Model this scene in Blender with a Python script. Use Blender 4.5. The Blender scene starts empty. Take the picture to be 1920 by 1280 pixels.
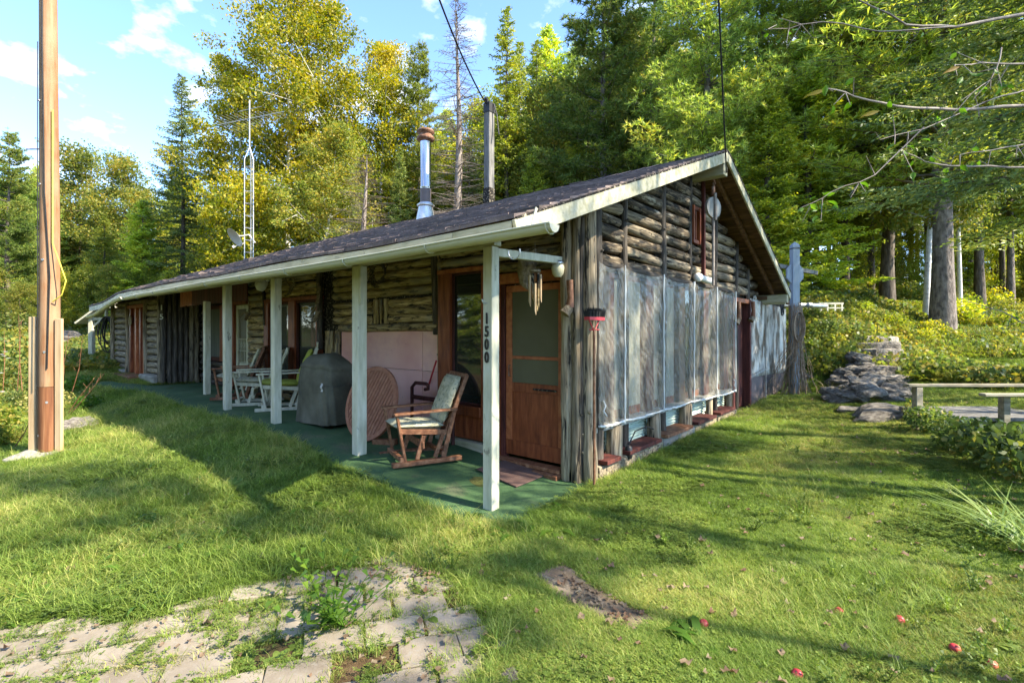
import bpy, math, random
import numpy as np
from mathutils import Vector, Matrix, Euler
R_ = math.radians
random.seed(7); rng = np.random.default_rng(11)
sc = bpy.context.scene
C = sc.collection
# ------------------------------------------------------------------ camera, world, sun, exposure
CAM = np.array([2.756, -3.042, 1.5])
cd = bpy.data.cameras.new('camera'); cam = bpy.data.objects.new('camera', cd); C.objects.link(cam)
cam.location = CAM; cam.rotation_euler = (R_(90), 0, math.atan2(.641, .768))
cd.sensor_width = 36; cd.lens = 935/1920*36; cd.shift_y = -20/1920; cd.clip_end = 2000; cd.clip_start = .05
sc.camera = cam
SUN_EL = R_(42); SUN = Vector((.95*math.cos(SUN_EL), .312*math.cos(SUN_EL), math.sin(SUN_EL)))
w = bpy.data.worlds.new('World'); sc.world = w; w.use_nodes = True
nt = w.node_tree; N = nt.nodes; L = nt.links; N.clear()
out = N.new('ShaderNodeOutputWorld'); bg = N.new('ShaderNodeBackground'); sky = N.new('ShaderNodeTexSky')
sky.sky_type = 'NISHITA'; sky.sun_disc = False; sky.sun_elevation = SUN_EL; sky.sun_rotation = math.atan2(.95, .312)
sky.air_density = 1.0; sky.altitude = 1800; sky.dust_density = .05; sky.ozone_density = 4.5
tc = N.new('ShaderNodeTexCoord'); sep = N.new('ShaderNodeSeparateXYZ'); L.new(tc.outputs['Generated'], sep.inputs[0])
def wm(op, a, b=None):
    m = N.new('ShaderNodeMath'); m.operation = op
    for i, v in enumerate((a, b)):
        if v is None: continue
        if isinstance(v, (int, float)): m.inputs[i].default_value = v
        else: L.new(v, m.inputs[i])
    return m.outputs[0]
zz = wm('MAXIMUM', sep.outputs[2], .02); zp = wm('ADD', zz, .22)
comb = N.new('ShaderNodeCombineXYZ'); L.new(wm('DIVIDE', sep.outputs[0], zp), comb.inputs[0]); L.new(wm('DIVIDE', sep.outputs[1], zp), comb.inputs[1])
mp = N.new('ShaderNodeMapping'); L.new(comb.outputs[0], mp.inputs[0]); mp.inputs['Location'].default_value = (3.1, 1.7, 0)
n1 = N.new('ShaderNodeTexNoise'); n1.inputs['Scale'].default_value = 3.8; n1.inputs['Detail'].default_value = 8; n1.inputs['Roughness'].default_value = .55
L.new(mp.outputs[0], n1.inputs['Vector'])
cr = N.new('ShaderNodeValToRGB'); L.new(n1.outputs[0], cr.inputs[0]); cr.color_ramp.elements[0].position = .535; cr.color_ramp.elements[1].position = .70
mx = N.new('ShaderNodeMix'); mx.data_type = 'RGBA'; L.new(cr.outputs[0], mx.inputs[0]); 
hs = N.new('ShaderNodeMix'); hs.data_type = 'RGBA'; hs.blend_type = 'MIX'; hs.inputs[0].default_value = .0
L.new(sky.outputs[0], hs.inputs[6]); hs.inputs[7].default_value = (7, 8, 9, 1)
L.new(hs.outputs[2], mx.inputs[6]); mx.inputs[7].default_value = (3.9, 3.75, 3.5, 1)
L.new(mx.outputs[2], bg.inputs[0]); bg.inputs[1].default_value = .15; L.new(bg.outputs[0], out.inputs[0])
sl = bpy.data.lights.new('sun', 'SUN'); sl.energy = 3.9; sl.angle = R_(.55); sl.color = (1, .90, .72)
so = bpy.data.objects.new('sun', sl); C.objects.link(so); so.rotation_euler = SUN.to_track_quat('Z', 'Y').to_euler(); so.location = (10, 0, 20)
sc.view_settings.view_transform = 'Standard'; sc.view_settings.look = 'None'; sc.view_settings.gamma = 1; sc.view_settings.use_curve_mapping = False
sc.view_settings.exposure = 2.12
try:
    sc.cycles.max_bounces = 8; sc.cycles.transparent_max_bounces = 12; sc.cycles.caustics_reflective = False; sc.cycles.caustics_refractive = False
    sc.cycles.diffuse_bounces = 3
except Exception: pass
# ------------------------------------------------------------------ measuring helpers (where sight lines meet real planes)
F_ = 935.; CX = 960.; CY = 620.
RT = np.array([.768, .641, 0]); FW = np.array([-.641, .768, 0]); UP = np.array([0, 0, 1.])
def ray(u, v): return RT*(u-CX)/F_ + FW + UP*(CY-v)/F_
def onX(u, v, X): d = ray(u, v); return CAM + d*((X-CAM[0])/d[0])
def onY(u, v, Y): d = ray(u, v); return CAM + d*((Y-CAM[1])/d[1])
def onZ(u, v, Z): d = ray(u, v); return CAM + d*((Z-CAM[2])/d[2])
def onD(u, v, D): return CAM + ray(u, v)*D
# ------------------------------------------------------------------ object helpers
def link(name, me, m=None, parent=None):
    o = bpy.data.objects.new(name, me); C.objects.link(o)
    if m is not None:
        for q in (m if isinstance(m, (list, tuple)) else [m]): me.materials.append(q)
    if parent is not None: o.parent = parent
    return o
def tag(o, label=None, cat=None, group=None, kind=None):
    for k, v in (('label', label), ('category', cat), ('group', group), ('kind', kind)):
        if v: o[k] = v
    return o
def thing(name, label, cat, loc=(0, 0, 0), rz=0, group=None):
    o = bpy.data.objects.new(name, None); C.objects.link(o); o.empty_display_size = .2
    o.location = loc; o.rotation_euler = (0, 0, rz); return tag(o, label, cat, group)
def np_mesh(name, V, Fc, smooth=False):
    me = bpy.data.meshes.new(name); V = np.asarray(V, np.float32); Fc = np.asarray(Fc, np.int32); k = Fc.shape[1]
    me.vertices.add(len(V)); me.vertices.foreach_set('co', V.ravel())
    me.loops.add(Fc.size); me.loops.foreach_set('vertex_index', Fc.ravel())
    me.polygons.add(len(Fc)); me.polygons.foreach_set('loop_start', np.arange(0, Fc.size, k, dtype=np.int32))
    try: me.polygons.foreach_set('loop_total', np.full(len(Fc), k, np.int32))
    except Exception: pass
    if smooth: me.polygons.foreach_set('use_smooth', np.ones(len(Fc), bool))
    me.update(); me.validate(); return me
class MB:
    def __init__(s): s.v = []; s.f = []; s.sm = []; s.mi = []; s.cur = 0
    def add(s, vs, fs, smooth=False):
        b = len(s.v); s.v += [tuple(map(float, p)) for p in vs]
        for f in fs: s.f.append([i+b for i in f]); s.sm.append(smooth); s.mi.append(s.cur)
        return s
    def box(s, a, b, M=None, j=0):
        vs = [Vector((x, y, z)) for z in (a[2], b[2]) for y in (a[1], b[1]) for x in (a[0], b[0])]
        if j: vs = [q+Vector((random.uniform(-j, j), random.uniform(-j, j), random.uniform(-j, j))) for q in vs]
        if M is not None: vs = [M @ q for q in vs]
        return s.add(vs, [(0, 2, 3, 1), (4, 5, 7, 6), (0, 1, 5, 4), (2, 6, 7, 3), (0, 4, 6, 2), (1, 3, 7, 5)])
    def bar(s, p, q, w, h, up=(0, 0, 1)):
        p = Vector(p); q = Vector(q); d = (q-p); l = d.length; d.normalize(); u = Vector(up)
        if abs(d.dot(u)) > .98: u = Vector((0, 1, 0))
        sd = d.cross(u).normalized(); u2 = sd.cross(d)
        M = Matrix(((d.x, sd.x, u2.x, p.x), (d.y, sd.y, u2.y, p.y), (d.z, sd.z, u2.z, p.z), (0, 0, 0, 1)))
        return s.box((0, -w/2, -h/2), (l, w/2, h/2), M)
    def tube(s, pts, rad, n=8, cap=True, wob=0):
        pts = [Vector(p) for p in pts]; m = len(pts); rad = rad if hasattr(rad, '__len__') else [rad]*m
        vs = []; pu = None
        for i, p in enumerate(pts):
            t = (pts[min(i+1, m-1)]-pts[max(i-1, 0)]).normalized()
            if pu is None: pu = Vector((0, 0, 1)) if abs(t.z) < .9 else Vector((1, 0, 0))
            sd = t.cross(pu).normalized(); pu = sd.cross(t).normalized()
            for k in range(n):
                a = 2*math.pi*k/n; r = rad[i]*(1+random.uniform(-wob, wob))
                vs.append(p+sd*math.cos(a)*r+pu*math.sin(a)*r)
        fs = [(i*n+k, i*n+(k+1) % n, (i+1)*n+(k+1) % n, (i+1)*n+k) for i in range(m-1) for k in range(n)]
        s.add(vs, fs, True)
        if cap:
            s.add([vs[k] for k in range(n)], [tuple(range(n))]); s.add([vs[(m-1)*n+k] for k in range(n)], [tuple(range(n-1, -1, -1))])
        return s
    def disc(s, c, nrm, r, t, n=24):
        c = Vector(c); nrm = Vector(nrm).normalized(); return s.tube([c-nrm*t/2, c+nrm*t/2], r, n)
    def lathe(s, prof, n=20, M=None, cap=True):
        vs = [Vector((r*math.cos(2*math.pi*k/n), r*math.sin(2*math.pi*k/n), z)) for r, z in prof for k in range(n)]
        if M is not None: vs = [M @ q for q in vs]
        m = len(prof); fs = [(i*n+k, i*n+(k+1) % n, (i+1)*n+(k+1) % n, (i+1)*n+k) for i in range(m-1) for k in range(n)]
        s.add(vs, fs, True)
        if cap: s.add(vs[:n], [tuple(range(n-1, -1, -1))]); s.add(vs[-n:], [tuple(range(n))])
        return s
    def grid(s, fn, nu, nv, smooth=True):
        vs = [fn(i/nu, j/nv) for i in range(nu+1) for j in range(nv+1)]; k = nv+1
        return s.add(vs, [(i*k+j, (i+1)*k+j, (i+1)*k+j+1, i*k+j+1) for i in range(nu) for j in range(nv)], smooth)
    def mesh(s, name):
        me = bpy.data.meshes.new(name); me.from_pydata(s.v, [], s.f)
        me.polygons.foreach_set('use_smooth', s.sm); me.polygons.foreach_set('material_index', s.mi); me.update(); return me
    def build(s, name, m=None, parent=None): return link(name, s.mesh(name), m, parent)
def bevel(o, w=.004, seg=1):
    b = o.modifiers.new('bevel', 'BEVEL'); b.width = w; b.segments = seg; b.limit_method = 'ANGLE'; return o
# ------------------------------------------------------------------ materials
def pmat(name, cols, scale=(1, 1, 1), ns=6, det=6, nr=.6, rough=.75, bump=.3, bdist=.01, metal=0, spec=.35, coord='Object', spots=None, rnd=True, pos=None, coat=0, fine=None, var=.25, alpha=None, dist=0):
    m = bpy.data.materials.new(name); m.use_nodes = True; nt = m.node_tree; N = nt.nodes; L = nt.links
    b = N['Principled BSDF']; b.inputs['Roughness'].default_value = rough; b.inputs['Metallic'].default_value = metal
    b.inputs['Specular IOR Level'].default_value = spec
    if coat: b.inputs['Coat Weight'].default_value = coat; b.inputs['Coat Roughness'].default_value = .1
    tc = N.new('ShaderNodeTexCoord'); src = tc.outputs[coord]
    if coord == 'World': pass
    oi = N.new('ShaderNodeObjectInfo')
    if rnd:
        va = N.new('ShaderNodeVectorMath'); va.operation = 'MULTIPLY_ADD'; cb = N.new('ShaderNodeCombineXYZ')
        for i in range(3): L.new(oi.outputs['Random'], cb.inputs[i])
        L.new(cb.outputs[0], va.inputs[0]); va.inputs[1].default_value = (37, 91, 53); L.new(src, va.inputs[2]); src = va.outputs[0]
    mp = N.new('ShaderNodeMapping'); mp.inputs['Scale'].default_value = scale; L.new(src, mp.inputs[0])
    nz = N.new('ShaderNodeTexNoise'); nz.inputs['Scale'].default_value = ns; nz.inputs['Detail'].default_value = det; nz.inputs['Roughness'].default_value = nr; nz.inputs['Distortion'].default_value = dist
    L.new(mp.outputs[0], nz.inputs['Vector'])
    cr = N.new('ShaderNodeValToRGB'); L.new(nz.outputs[0], cr.inputs[0]); e = cr.color_ramp.elements
    n = len(cols); ps = pos or [.3+.4*i/max(n-1, 1) for i in range(n)]
    while len(e) < n: e.new(.5)
    for i in range(n): e[i].position = ps[i]; e[i].color = tuple(cols[i])+(1,)
    col = cr.outputs[0]
    if spots:
        for (sc_, c_, t0, t1, stretch) in spots:
            m2 = N.new('ShaderNodeMapping'); m2.inputs['Scale'].default_value = stretch; L.new(src, m2.inputs[0])
            z2 = N.new('ShaderNodeTexNoise'); z2.inputs['Scale'].default_value = sc_; z2.inputs['Detail'].default_value = 5; z2.inputs['Roughness'].default_value = .65; L.new(m2.outputs[0], z2.inputs['Vector'])
            mr = N.new('ShaderNodeMapRange'); L.new(z2.outputs[0], mr.inputs[0]); mr.inputs[1].default_value = t0; mr.inputs[2].default_value = t1
            mm = N.new('ShaderNodeMix'); mm.data_type = 'RGBA'; L.new(mr.outputs[0], mm.inputs[0]); L.new(col, mm.inputs[6]); mm.inputs[7].default_value = tuple(c_)+(1,)
            col = mm.outputs[2]
    if var:
        hv = N.new('ShaderNodeHueSaturation'); mr = N.new('ShaderNodeMapRange'); L.new(oi.outputs['Random'], mr.inputs[0]); mr.inputs[3].default_value = 1-var; mr.inputs[4].default_value = 1+var
        L.new(mr.outputs[0], hv.inputs['Value']); L.new(col, hv.inputs['Color']); col = hv.outputs[0]
    L.new(col, b.inputs['Base Color'])
    if bump:
        bp = N.new('ShaderNodeBump'); bp.inputs['Strength'].default_value = bump; bp.inputs['Distance'].default_value = bdist
        h = nz.outputs[0]
        if fine:
            z3 = N.new('ShaderNodeTexNoise'); z3.inputs['Scale'].default_value = fine; z3.inputs['Detail'].default_value = 3; L.new(mp.outputs[0], z3.inputs['Vector'])
            ad = N.new('ShaderNodeMath'); ad.operation = 'ADD'; L.new(h, ad.inputs[0]); L.new(z3.outputs[0], ad.inputs[1]); h = ad.outputs[0]
        L.new(h, bp.inputs['Height']); L.new(bp.outputs[0], b.inputs['Normal'])
    return m
def leafmat(name, cols, trans=.45, rough=.5, spec=.3, island=True, ns=1.2, pos=None, val=.35, world=False):
    m = bpy.data.materials.new(name); m.use_nodes = True; nt = m.node_tree; N = nt.nodes; L = nt.links
    b = N['Principled BSDF']; b.inputs['Roughness'].default_value = rough; b.inputs['Specular IOR Level'].default_value = spec
    g = N.new('ShaderNodeNewGeometry'); oi = N.new('ShaderNodeObjectInfo'); tc = N.new('ShaderNodeTexCoord')
    nz = N.new('ShaderNodeTexNoise'); nz.inputs['Scale'].default_value = ns; nz.inputs['Detail'].default_value = 3
    L.new(g.outputs['Position'], nz.inputs['Vector'])
    def ma(op, a, b2):
        q = N.new('ShaderNodeMath'); q.operation = op
        for i, v in enumerate((a, b2)):
            if isinstance(v, (int, float)): q.inputs[i].default_value = v
            else: L.new(v, q.inputs[i])
        return q.outputs[0]
    r = ma('MULTIPLY', g.outputs['Random Per Island'] if island else oi.outputs['Random'], .5)
    t = ma('ADD', r, ma('MULTIPLY', ma('SUBTRACT', nz.outputs[0], .25), 1.0))
    cr = N.new('ShaderNodeValToRGB'); L.new(t, cr.inputs[0]); e = cr.color_ramp.elements; n = len(cols)
    while len(e) < n: e.new(.5)
    ps = pos or [.15+.7*i/max(n-1, 1) for i in range(n)]
    for i in range(n): e[i].position = ps[i]; e[i].color = tuple(cols[i])+(1,)
    hv = N.new('ShaderNodeHueSaturation'); L.new(cr.outputs[0], hv.inputs['Color'])
    mr = N.new('ShaderNodeMapRange'); L.new(oi.outputs['Random'], mr.inputs[0]); mr.inputs[3].default_value = 1-val; mr.inputs[4].default_value = 1+val; L.new(mr.outputs[0], hv.inputs['Value'])
    L.new(hv.outputs[0], b.inputs['Base Color'])
    tr = N.new('ShaderNodeBsdfTranslucent'); 
    h2 = N.new('ShaderNodeHueSaturation'); h2.inputs['Value'].default_value = 1.5; h2.inputs['Saturation'].default_value = 1.1; L.new(hv.outputs[0], h2.inputs['Color']); L.new(h2.outputs[0], tr.inputs[0])
    ms = N.new('ShaderNodeMixShader'); ms.inputs[0].default_value = trans; L.new(b.outputs[0], ms.inputs[1]); L.new(tr.outputs[0], ms.inputs[2])
    L.new(ms.outputs[0], N['Material Output'].inputs[0]); return m
M = {}
M['log'] = pmat('log_wood', [(.08, .05, .02), (.36, .26, .12), (.60, .48, .27)], (1.2, 14, 14), 3, rough=.8, bump=.6, spots=[(2.2, (.02, .016, .012), .53, .62, (2, 9, 9)), (1.1, (.22, .21, .19), .5, .7, (1, 3, 3))])
M['log_dark'] = pmat('weathered_log', [(.010, .008, .005), (.08, .056, .032), (.30, .24, .16)], (1.2, 14, 14), 3, rough=.8, bump=.8, spots=[(2.5, (.010, .008, .006), .50, .58, (2, 8, 8)), (1.6, (.40, .36, .28), .58, .72, (2, 6, 6))])
M['log_grey'] = pmat('grey_log', [(.06, .045, .03), (.22, .175, .115), (.42, .35, .24)], (1.2, 14, 14), 3, rough=.85, bump=.8, spots=[(2.5, (.015, .012, .01), .55, .64, (1.2, 8, 8))])
M['log_post'] = pmat('bark_stripped_post', [(.07, .052, .035), (.25, .195, .125), (.44, .37, .27)], (.9, 14, 14), 3, rough=.85, bump=1, spots=[(3.0, (.012, .010, .008), .56, .62, (.6, 6, 6))])
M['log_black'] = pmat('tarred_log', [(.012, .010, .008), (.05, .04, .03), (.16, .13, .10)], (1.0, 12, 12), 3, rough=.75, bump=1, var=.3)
M['tar'] = pmat('black_chinking', [(.006, .005, .004), (.02, .016, .012), (.34, .30, .22)], (1, 1, 1), 26, rough=.9, bump=1, bdist=.03, pos=[.3, .54, .66], var=0)
M['white'] = pmat('weathered_white_paint', [(.38, .37, .26), (.52, .50, .37), (.62, .59, .47)], (4, 4, .8), 4, rough=.6, bump=.25, spots=[(9, (.22, .20, .15), .66, .72, (1, 1, .5))], var=.05)
M['whitex'] = pmat('weathered_white_board', [(.29, .27, .16), (.43, .40, .27), (.54, .50, .37)], (.8, 4, 4), 4, rough=.6, bump=.25, spots=[(7, (.20, .20, .16), .64, .72, (.4, 2, 2))], var=.05)
M['gutter'] = pmat('cream_gutter', [(.46, .44, .29), (.56, .53, .38)], (.5, 2, 2), 3, rough=.4, bump=.05, var=0, spots=[(3, (.40, .42, .28), .6, .75, (.6, 3, 3))])
M['red'] = pmat('red_stained_wood', [(.10, .022, .007), (.21, .052, .016), (.30, .09, .030)], (5, 5, .8), 4, rough=.55, bump=.3, var=.12)
M['orange'] = pmat('orange_stained_wood', [(.22, .055, .02), (.36, .11, .04), (.44, .16, .06)], (3, 3, 3), 4, rough=.55, bump=.2, var=.1)
M['darkred'] = pmat('dark_red_boards', [(.03, .008, .006), (.07, .016, .012), (.11, .03, .02)], (6, 6, .7), 4, rough=.7, bump=.4, var=.25)
M['screen'] = pmat('insect_screen', [(.085, .078, .042), (.115, .105, .06)], (1, 1, 1), 2, rough=.55, bump=.3, bdist=.002, fine=300, var=0, spec=.3)
M['pink'] = pmat('pink_foam_board', [(.66, .33, .29), (.76, .43, .37), (.78, .49, .40)], (1, 1, 1), 1.2, det=3, rough=.7, bump=.1, spots=[(14, (.30, .14, .14), .66, .70, (1, 1, 1.6)), (.8, (.58, .28, .30), .48, .66, (1, 1, 1.2))], var=0)
M['carpet'] = pmat('green_outdoor_carpet', [(.034, .075, .024), (.05, .105, .036), (.078, .14, .052)], (1, 1, 1), 2.0, rough=.95, bump=.6, bdist=.004, fine=150, spots=[(2.2, (.12, .125, .07), .54, .74, (1, 1, 1)), (7, (.045, .05, .03), .60, .75, (1, 1, 1)), (60, (.012, .05, .028), .5, .7, (1, 1, 1))], var=0)
M['shingle'] = pmat('asphalt_shingle', [(.075, .058, .054), (.14, .108, .10), (.21, .165, .15)], (1, 1, 1), 5, rough=.9, bump=.5, fine=80, spots=[(2.0, (.05, .06, .035), .6, .8, (1, 1, 1)), (14, (.30, .23, .20), .6, .75, (1, 1, 1))], var=0)
M['soffit'] = pmat('old_board_soffit', [(.04, .02, .010), (.11, .058, .028), (.20, .115, .06)], (1, 8, 8), 3, rough=.8, bump=.5, var=.3)
M['steel'] = pmat('stainless_pipe', [(.45, .45, .46), (.62, .62, .63)], (1, 1, .2), 4, rough=.18, bump=.03, metal=1, var=0)
M['galv'] = pmat('galvanised_metal', [(.42, .43, .44), (.60, .61, .62)], (1, 1, 1), 8, rough=.4, bump=.05, metal=.8, var=.1)
M['rust'] = pmat('rusty_metal', [(.08, .04, .025), (.20, .10, .06), (.30, .22, .17)], (1, 1, 1), 12, rough=.7, bump=.2, metal=.4, var=0)
M['rubber'] = pmat('black_rubber', [(.008, .008, .009), (.02, .02, .022)], (1, 1, 1), 8, rough=.5, bump=.05, var=0)
M['cloth'] = pmat('charcoal_cover', [(.055, .053, .036), (.095, .09, .062), (.14, .132, .095)], (1, 1, 1), 3, rough=.8, bump=.25, fine=200, bdist=.004, var=0)
M['chair'] = pmat('brown_chair_wood', [(.09, .032, .014), (.20, .085, .04), (.34, .18, .10)], (3, 3, 3), 6, rough=.6, bump=.2, var=.15)
M['tabletop'] = pmat('reddish_brown_slats', [(.20, .075, .038), (.29, .12, .07), (.36, .165, .10)], (3, 3, 3), 5, rough=.7, bump=.15, var=.1)
M['cushion'] = pmat('faded_floral_cushion', [(.26, .26, .17), (.46, .44, .30), (.58, .55, .40)], (1, 1, 1), 9, det=4, rough=.9, bump=.3, bdist=.008, spots=[(20, (.16, .20, .17), .55, .62, (1, 1, 1))], var=.08, dist=1.5)
M['cushgreen'] = pmat('olive_green_cushion', [(.26, .29, .035), (.34, .38, .06), (.42, .46, .10)], (1, 1, 1), 4, rough=.9, bump=.2, var=.1)
M['concrete'] = pmat('rough_concrete', [(.18, .165, .135), (.28, .26, .215), (.36, .335, .285)], (1, 1, 1), 6, rough=.9, bump=.5, fine=60, var=.1)
M['paver'] = pmat('concrete_paver', [(.16, .13, .095), (.22, .185, .14), (.27, .235, .185)], (1, 1, 1), 5, rough=.92, bump=.35, fine=90, bdist=.004, var=.14, spots=[(3, (.16, .14, .10), .58, .8, (1, 1, 1)), (40, (.22, .20, .17), .55, .7, (1, 1, 1))])
M['rock'] = pmat('field_stone', [(.07, .06, .048), (.24, .21, .175), (.42, .385, .33)], (1, 1, 1), 4, det=9, rough=.9, bump=1, bdist=.04, fine=30, var=.25, spots=[(3, (.10, .11, .05), .60, .72, (1, 1, 1)), (7, (.34, .34, .30), .62, .7, (1, 1, 1))])
M['pole'] = pmat('cedar_utility_pole', [(.15, .065, .026), (.27, .135, .062), (.38, .22, .12)], (7, 7, .35), 4, rough=.75, bump=.4, var=0, spots=[(10, (.06, .03, .015), .66, .70, (3, 3, .08)), (1.2, (.34, .22, .13), .5, .7, (1, 1, .6))])
M['poledark'] = pmat('brown_pole_base', [(.10, .035, .014), (.19, .075, .03), (.26, .12, .055)], (7, 7, .35), 4, rough=.75, bump=.4, var=0, spots=[(10, (.03, .014, .008), .64, .70, (3, 3, .08))])
M['plank'] = pmat('new_pine_plank', [(.34, .22, .11), (.46, .33, .19), (.54, .40, .25)], (6, 6, .5), 3, rough=.7, bump=.2, var=.1, spots=[(5, (.22, .12, .05), .70, .74, (1, 1, .6))])
M['greywood'] = pmat('grey_weathered_wood', [(.16, .15, .13), (.32, .30, .26), (.44, .42, .37)], (5, 5, .8), 4, rough=.85, bump=.5, var=.12)
M['railwood'] = pmat('weathered_rail_wood', [(.14, .125, .085), (.25, .22, .155), (.34, .31, .23)], (1, 6, 6), 4, rough=.85, bump=.5, var=.12)
M['blueg'] = pmat('blue_grey_paint', [(.27, .32, .36), (.38, .43, .47)], (4, 4, .8), 4, rough=.6, bump=.3, var=0, spots=[(6, (.20, .18, .15), .62, .7, (1, 1, .5))])
M['bark'] = pmat('brown_bark', [(.035, .028, .022), (.10, .08, .062), (.17, .14, .11)], (5, 5, 1), 3, rough=.95, bump=1, bdist=.03, var=.25)
M['barkgrey'] = pmat('pine_bark', [(.06, .05, .045), (.17, .14, .12), (.26, .22, .19)], (4, 4, 1.2), 4, rough=.95, bump=1.2, bdist=.04, var=.15)
M['birch'] = pmat('birch_bark', [(.42, .40, .36), (.62, .60, .55), (.68, .66, .62)], (2, 2, 6), 2, rough=.7, bump=.3, var=.1, spots=[(4, (.05, .04, .035), .62, .68, (1, 1, 5))])
M['dead'] = pmat('dead_branch', [(.15, .125, .105), (.25, .21, .18), (.32, .28, .245)], (2, 2, 2), 5, rough=.9, bump=.3, var=.1)
M['vine'] = pmat('dry_vine', [(.20, .13, .08), (.34, .24, .16), (.44, .34, .24)], (2, 2, 2), 5, rough=.9, bump=.2, var=.1)
M['soil'] = pmat('brown_soil', [(.08, .055, .035), (.15, .11, .07), (.22, .17, .12)], (1, 1, 1), 8, rough=.95, bump=.8, var=0)
M['yellowrope'] = pmat('yellow_rope', [(.62, .52, .05), (.72, .62, .10)], rough=.6, bump=0, var=0)
M['redpaint'] = pmat('red_paint', [(.35, .02, .03), (.5, .04, .05)], rough=.4, bump=0, var=0)
M['orangeplastic'] = pmat('orange_red_plastic', [(.62, .10, .04), (.75, .15, .06)], rough=.4, bump=0, var=0)
M['blackhair'] = pmat('black_bristle', [(.008, .007, .006), (.03, .028, .025)], (30, 30, 3), 8, rough=.8, bump=.5, var=0)
M['mat'] = pmat('brown_door_mat', [(.075, .042, .034), (.12, .07, .056), (.15, .095, .075)], rough=.95, bump=.6, fine=200, bdist=.004, var=0)
M['corr'] = pmat('pale_green_metal', [(.36, .46, .38), (.50, .58, .48)], (1, 1, 1), 3, rough=.45, bump=.05, var=0)
M['curtain'] = pmat('pale_curtain', [(.26, .25, .19), (.38, .37, .29)], (1, 8, .3), 3, rough=.8, bump=0, var=.1)
M['digit'] = pmat('black_metal_digit', [(.008, .008, .008), (.015, .015, .015)], rough=.4, bump=0, var=0)
M['digitw'] = pmat('white_digit', [(.7, .7, .66), (.75, .75, .7)], rough=.5, bump=0, var=0)
M['curtaindark'] = pmat('dim_curtain', [(.07, .075, .06), (.13, .135, .11)], (1, 8, .3), 3, rough=.8, bump=0, var=0)
M['oldgrey'] = pmat('dark_grey_wood', [(.07, .068, .062), (.15, .145, .135), (.22, .21, .20)], (5, 5, .8), 4, rough=.85, bump=.4, var=0)
M['horn'] = pmat('grey_driftwood', [(.10, .075, .05), (.22, .17, .11), (.34, .28, .2)], (2, 2, 2), 12, rough=.9, bump=1, bdist=.03, var=.1)
M['dish'] = pmat('grey_dish_metal', [(.42, .41, .39), (.50, .49, .46)], rough=.5, bump=0, var=0)
M['apple'] = pmat('red_apple', [(.22, .012, .02), (.34, .03, .04), (.4, .14, .06)], (1, 1, 1), 9, rough=.35, bump=0, var=.2)
M['weather'] = pmat('mottled_white_plywood', [(.16, .12, .08), (.46, .42, .35), (.68, .65, .57)], (1, 1.6, .8), 2.2, rough=.8, bump=.2, var=0, pos=[.42, .50, .60], spots=[(3, (.20, .13, .08), .56, .68, (1, 1, .5))])
M['dimplate'] = pmat('grey_brown_skirting', [(.10, .08, .075), (.18, .14, .13)], (1, 1, 1), 3, rough=.6, bump=.1, var=0)
def glassmat(name, col, rough=.03, tr=0):
    m = bpy.data.materials.new(name); m.use_nodes = True; b = m.node_tree.nodes['Principled BSDF']
    b.inputs['Base Color'].default_value = tuple(col)+(1,); b.inputs['Roughness'].default_value = rough; b.inputs['Specular IOR Level'].default_value = .9
    if tr:
        N = m.node_tree.nodes; L = m.node_tree.links; t = N.new('ShaderNodeBsdfTransparent'); ms = N.new('ShaderNodeMixShader'); ms.inputs[0].default_value = tr
        L.new(b.outputs[0], ms.inputs[1]); L.new(t.outputs[0], ms.inputs[2]); L.new(ms.outputs[0], N['Material Output'].inputs[0])
    return m
M['glass'] = glassmat('dark_window_glass', (.02, .024, .02)); M['glasst'] = glassmat('clear_window_glass', (.02, .03, .025), .03, .6)
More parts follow.
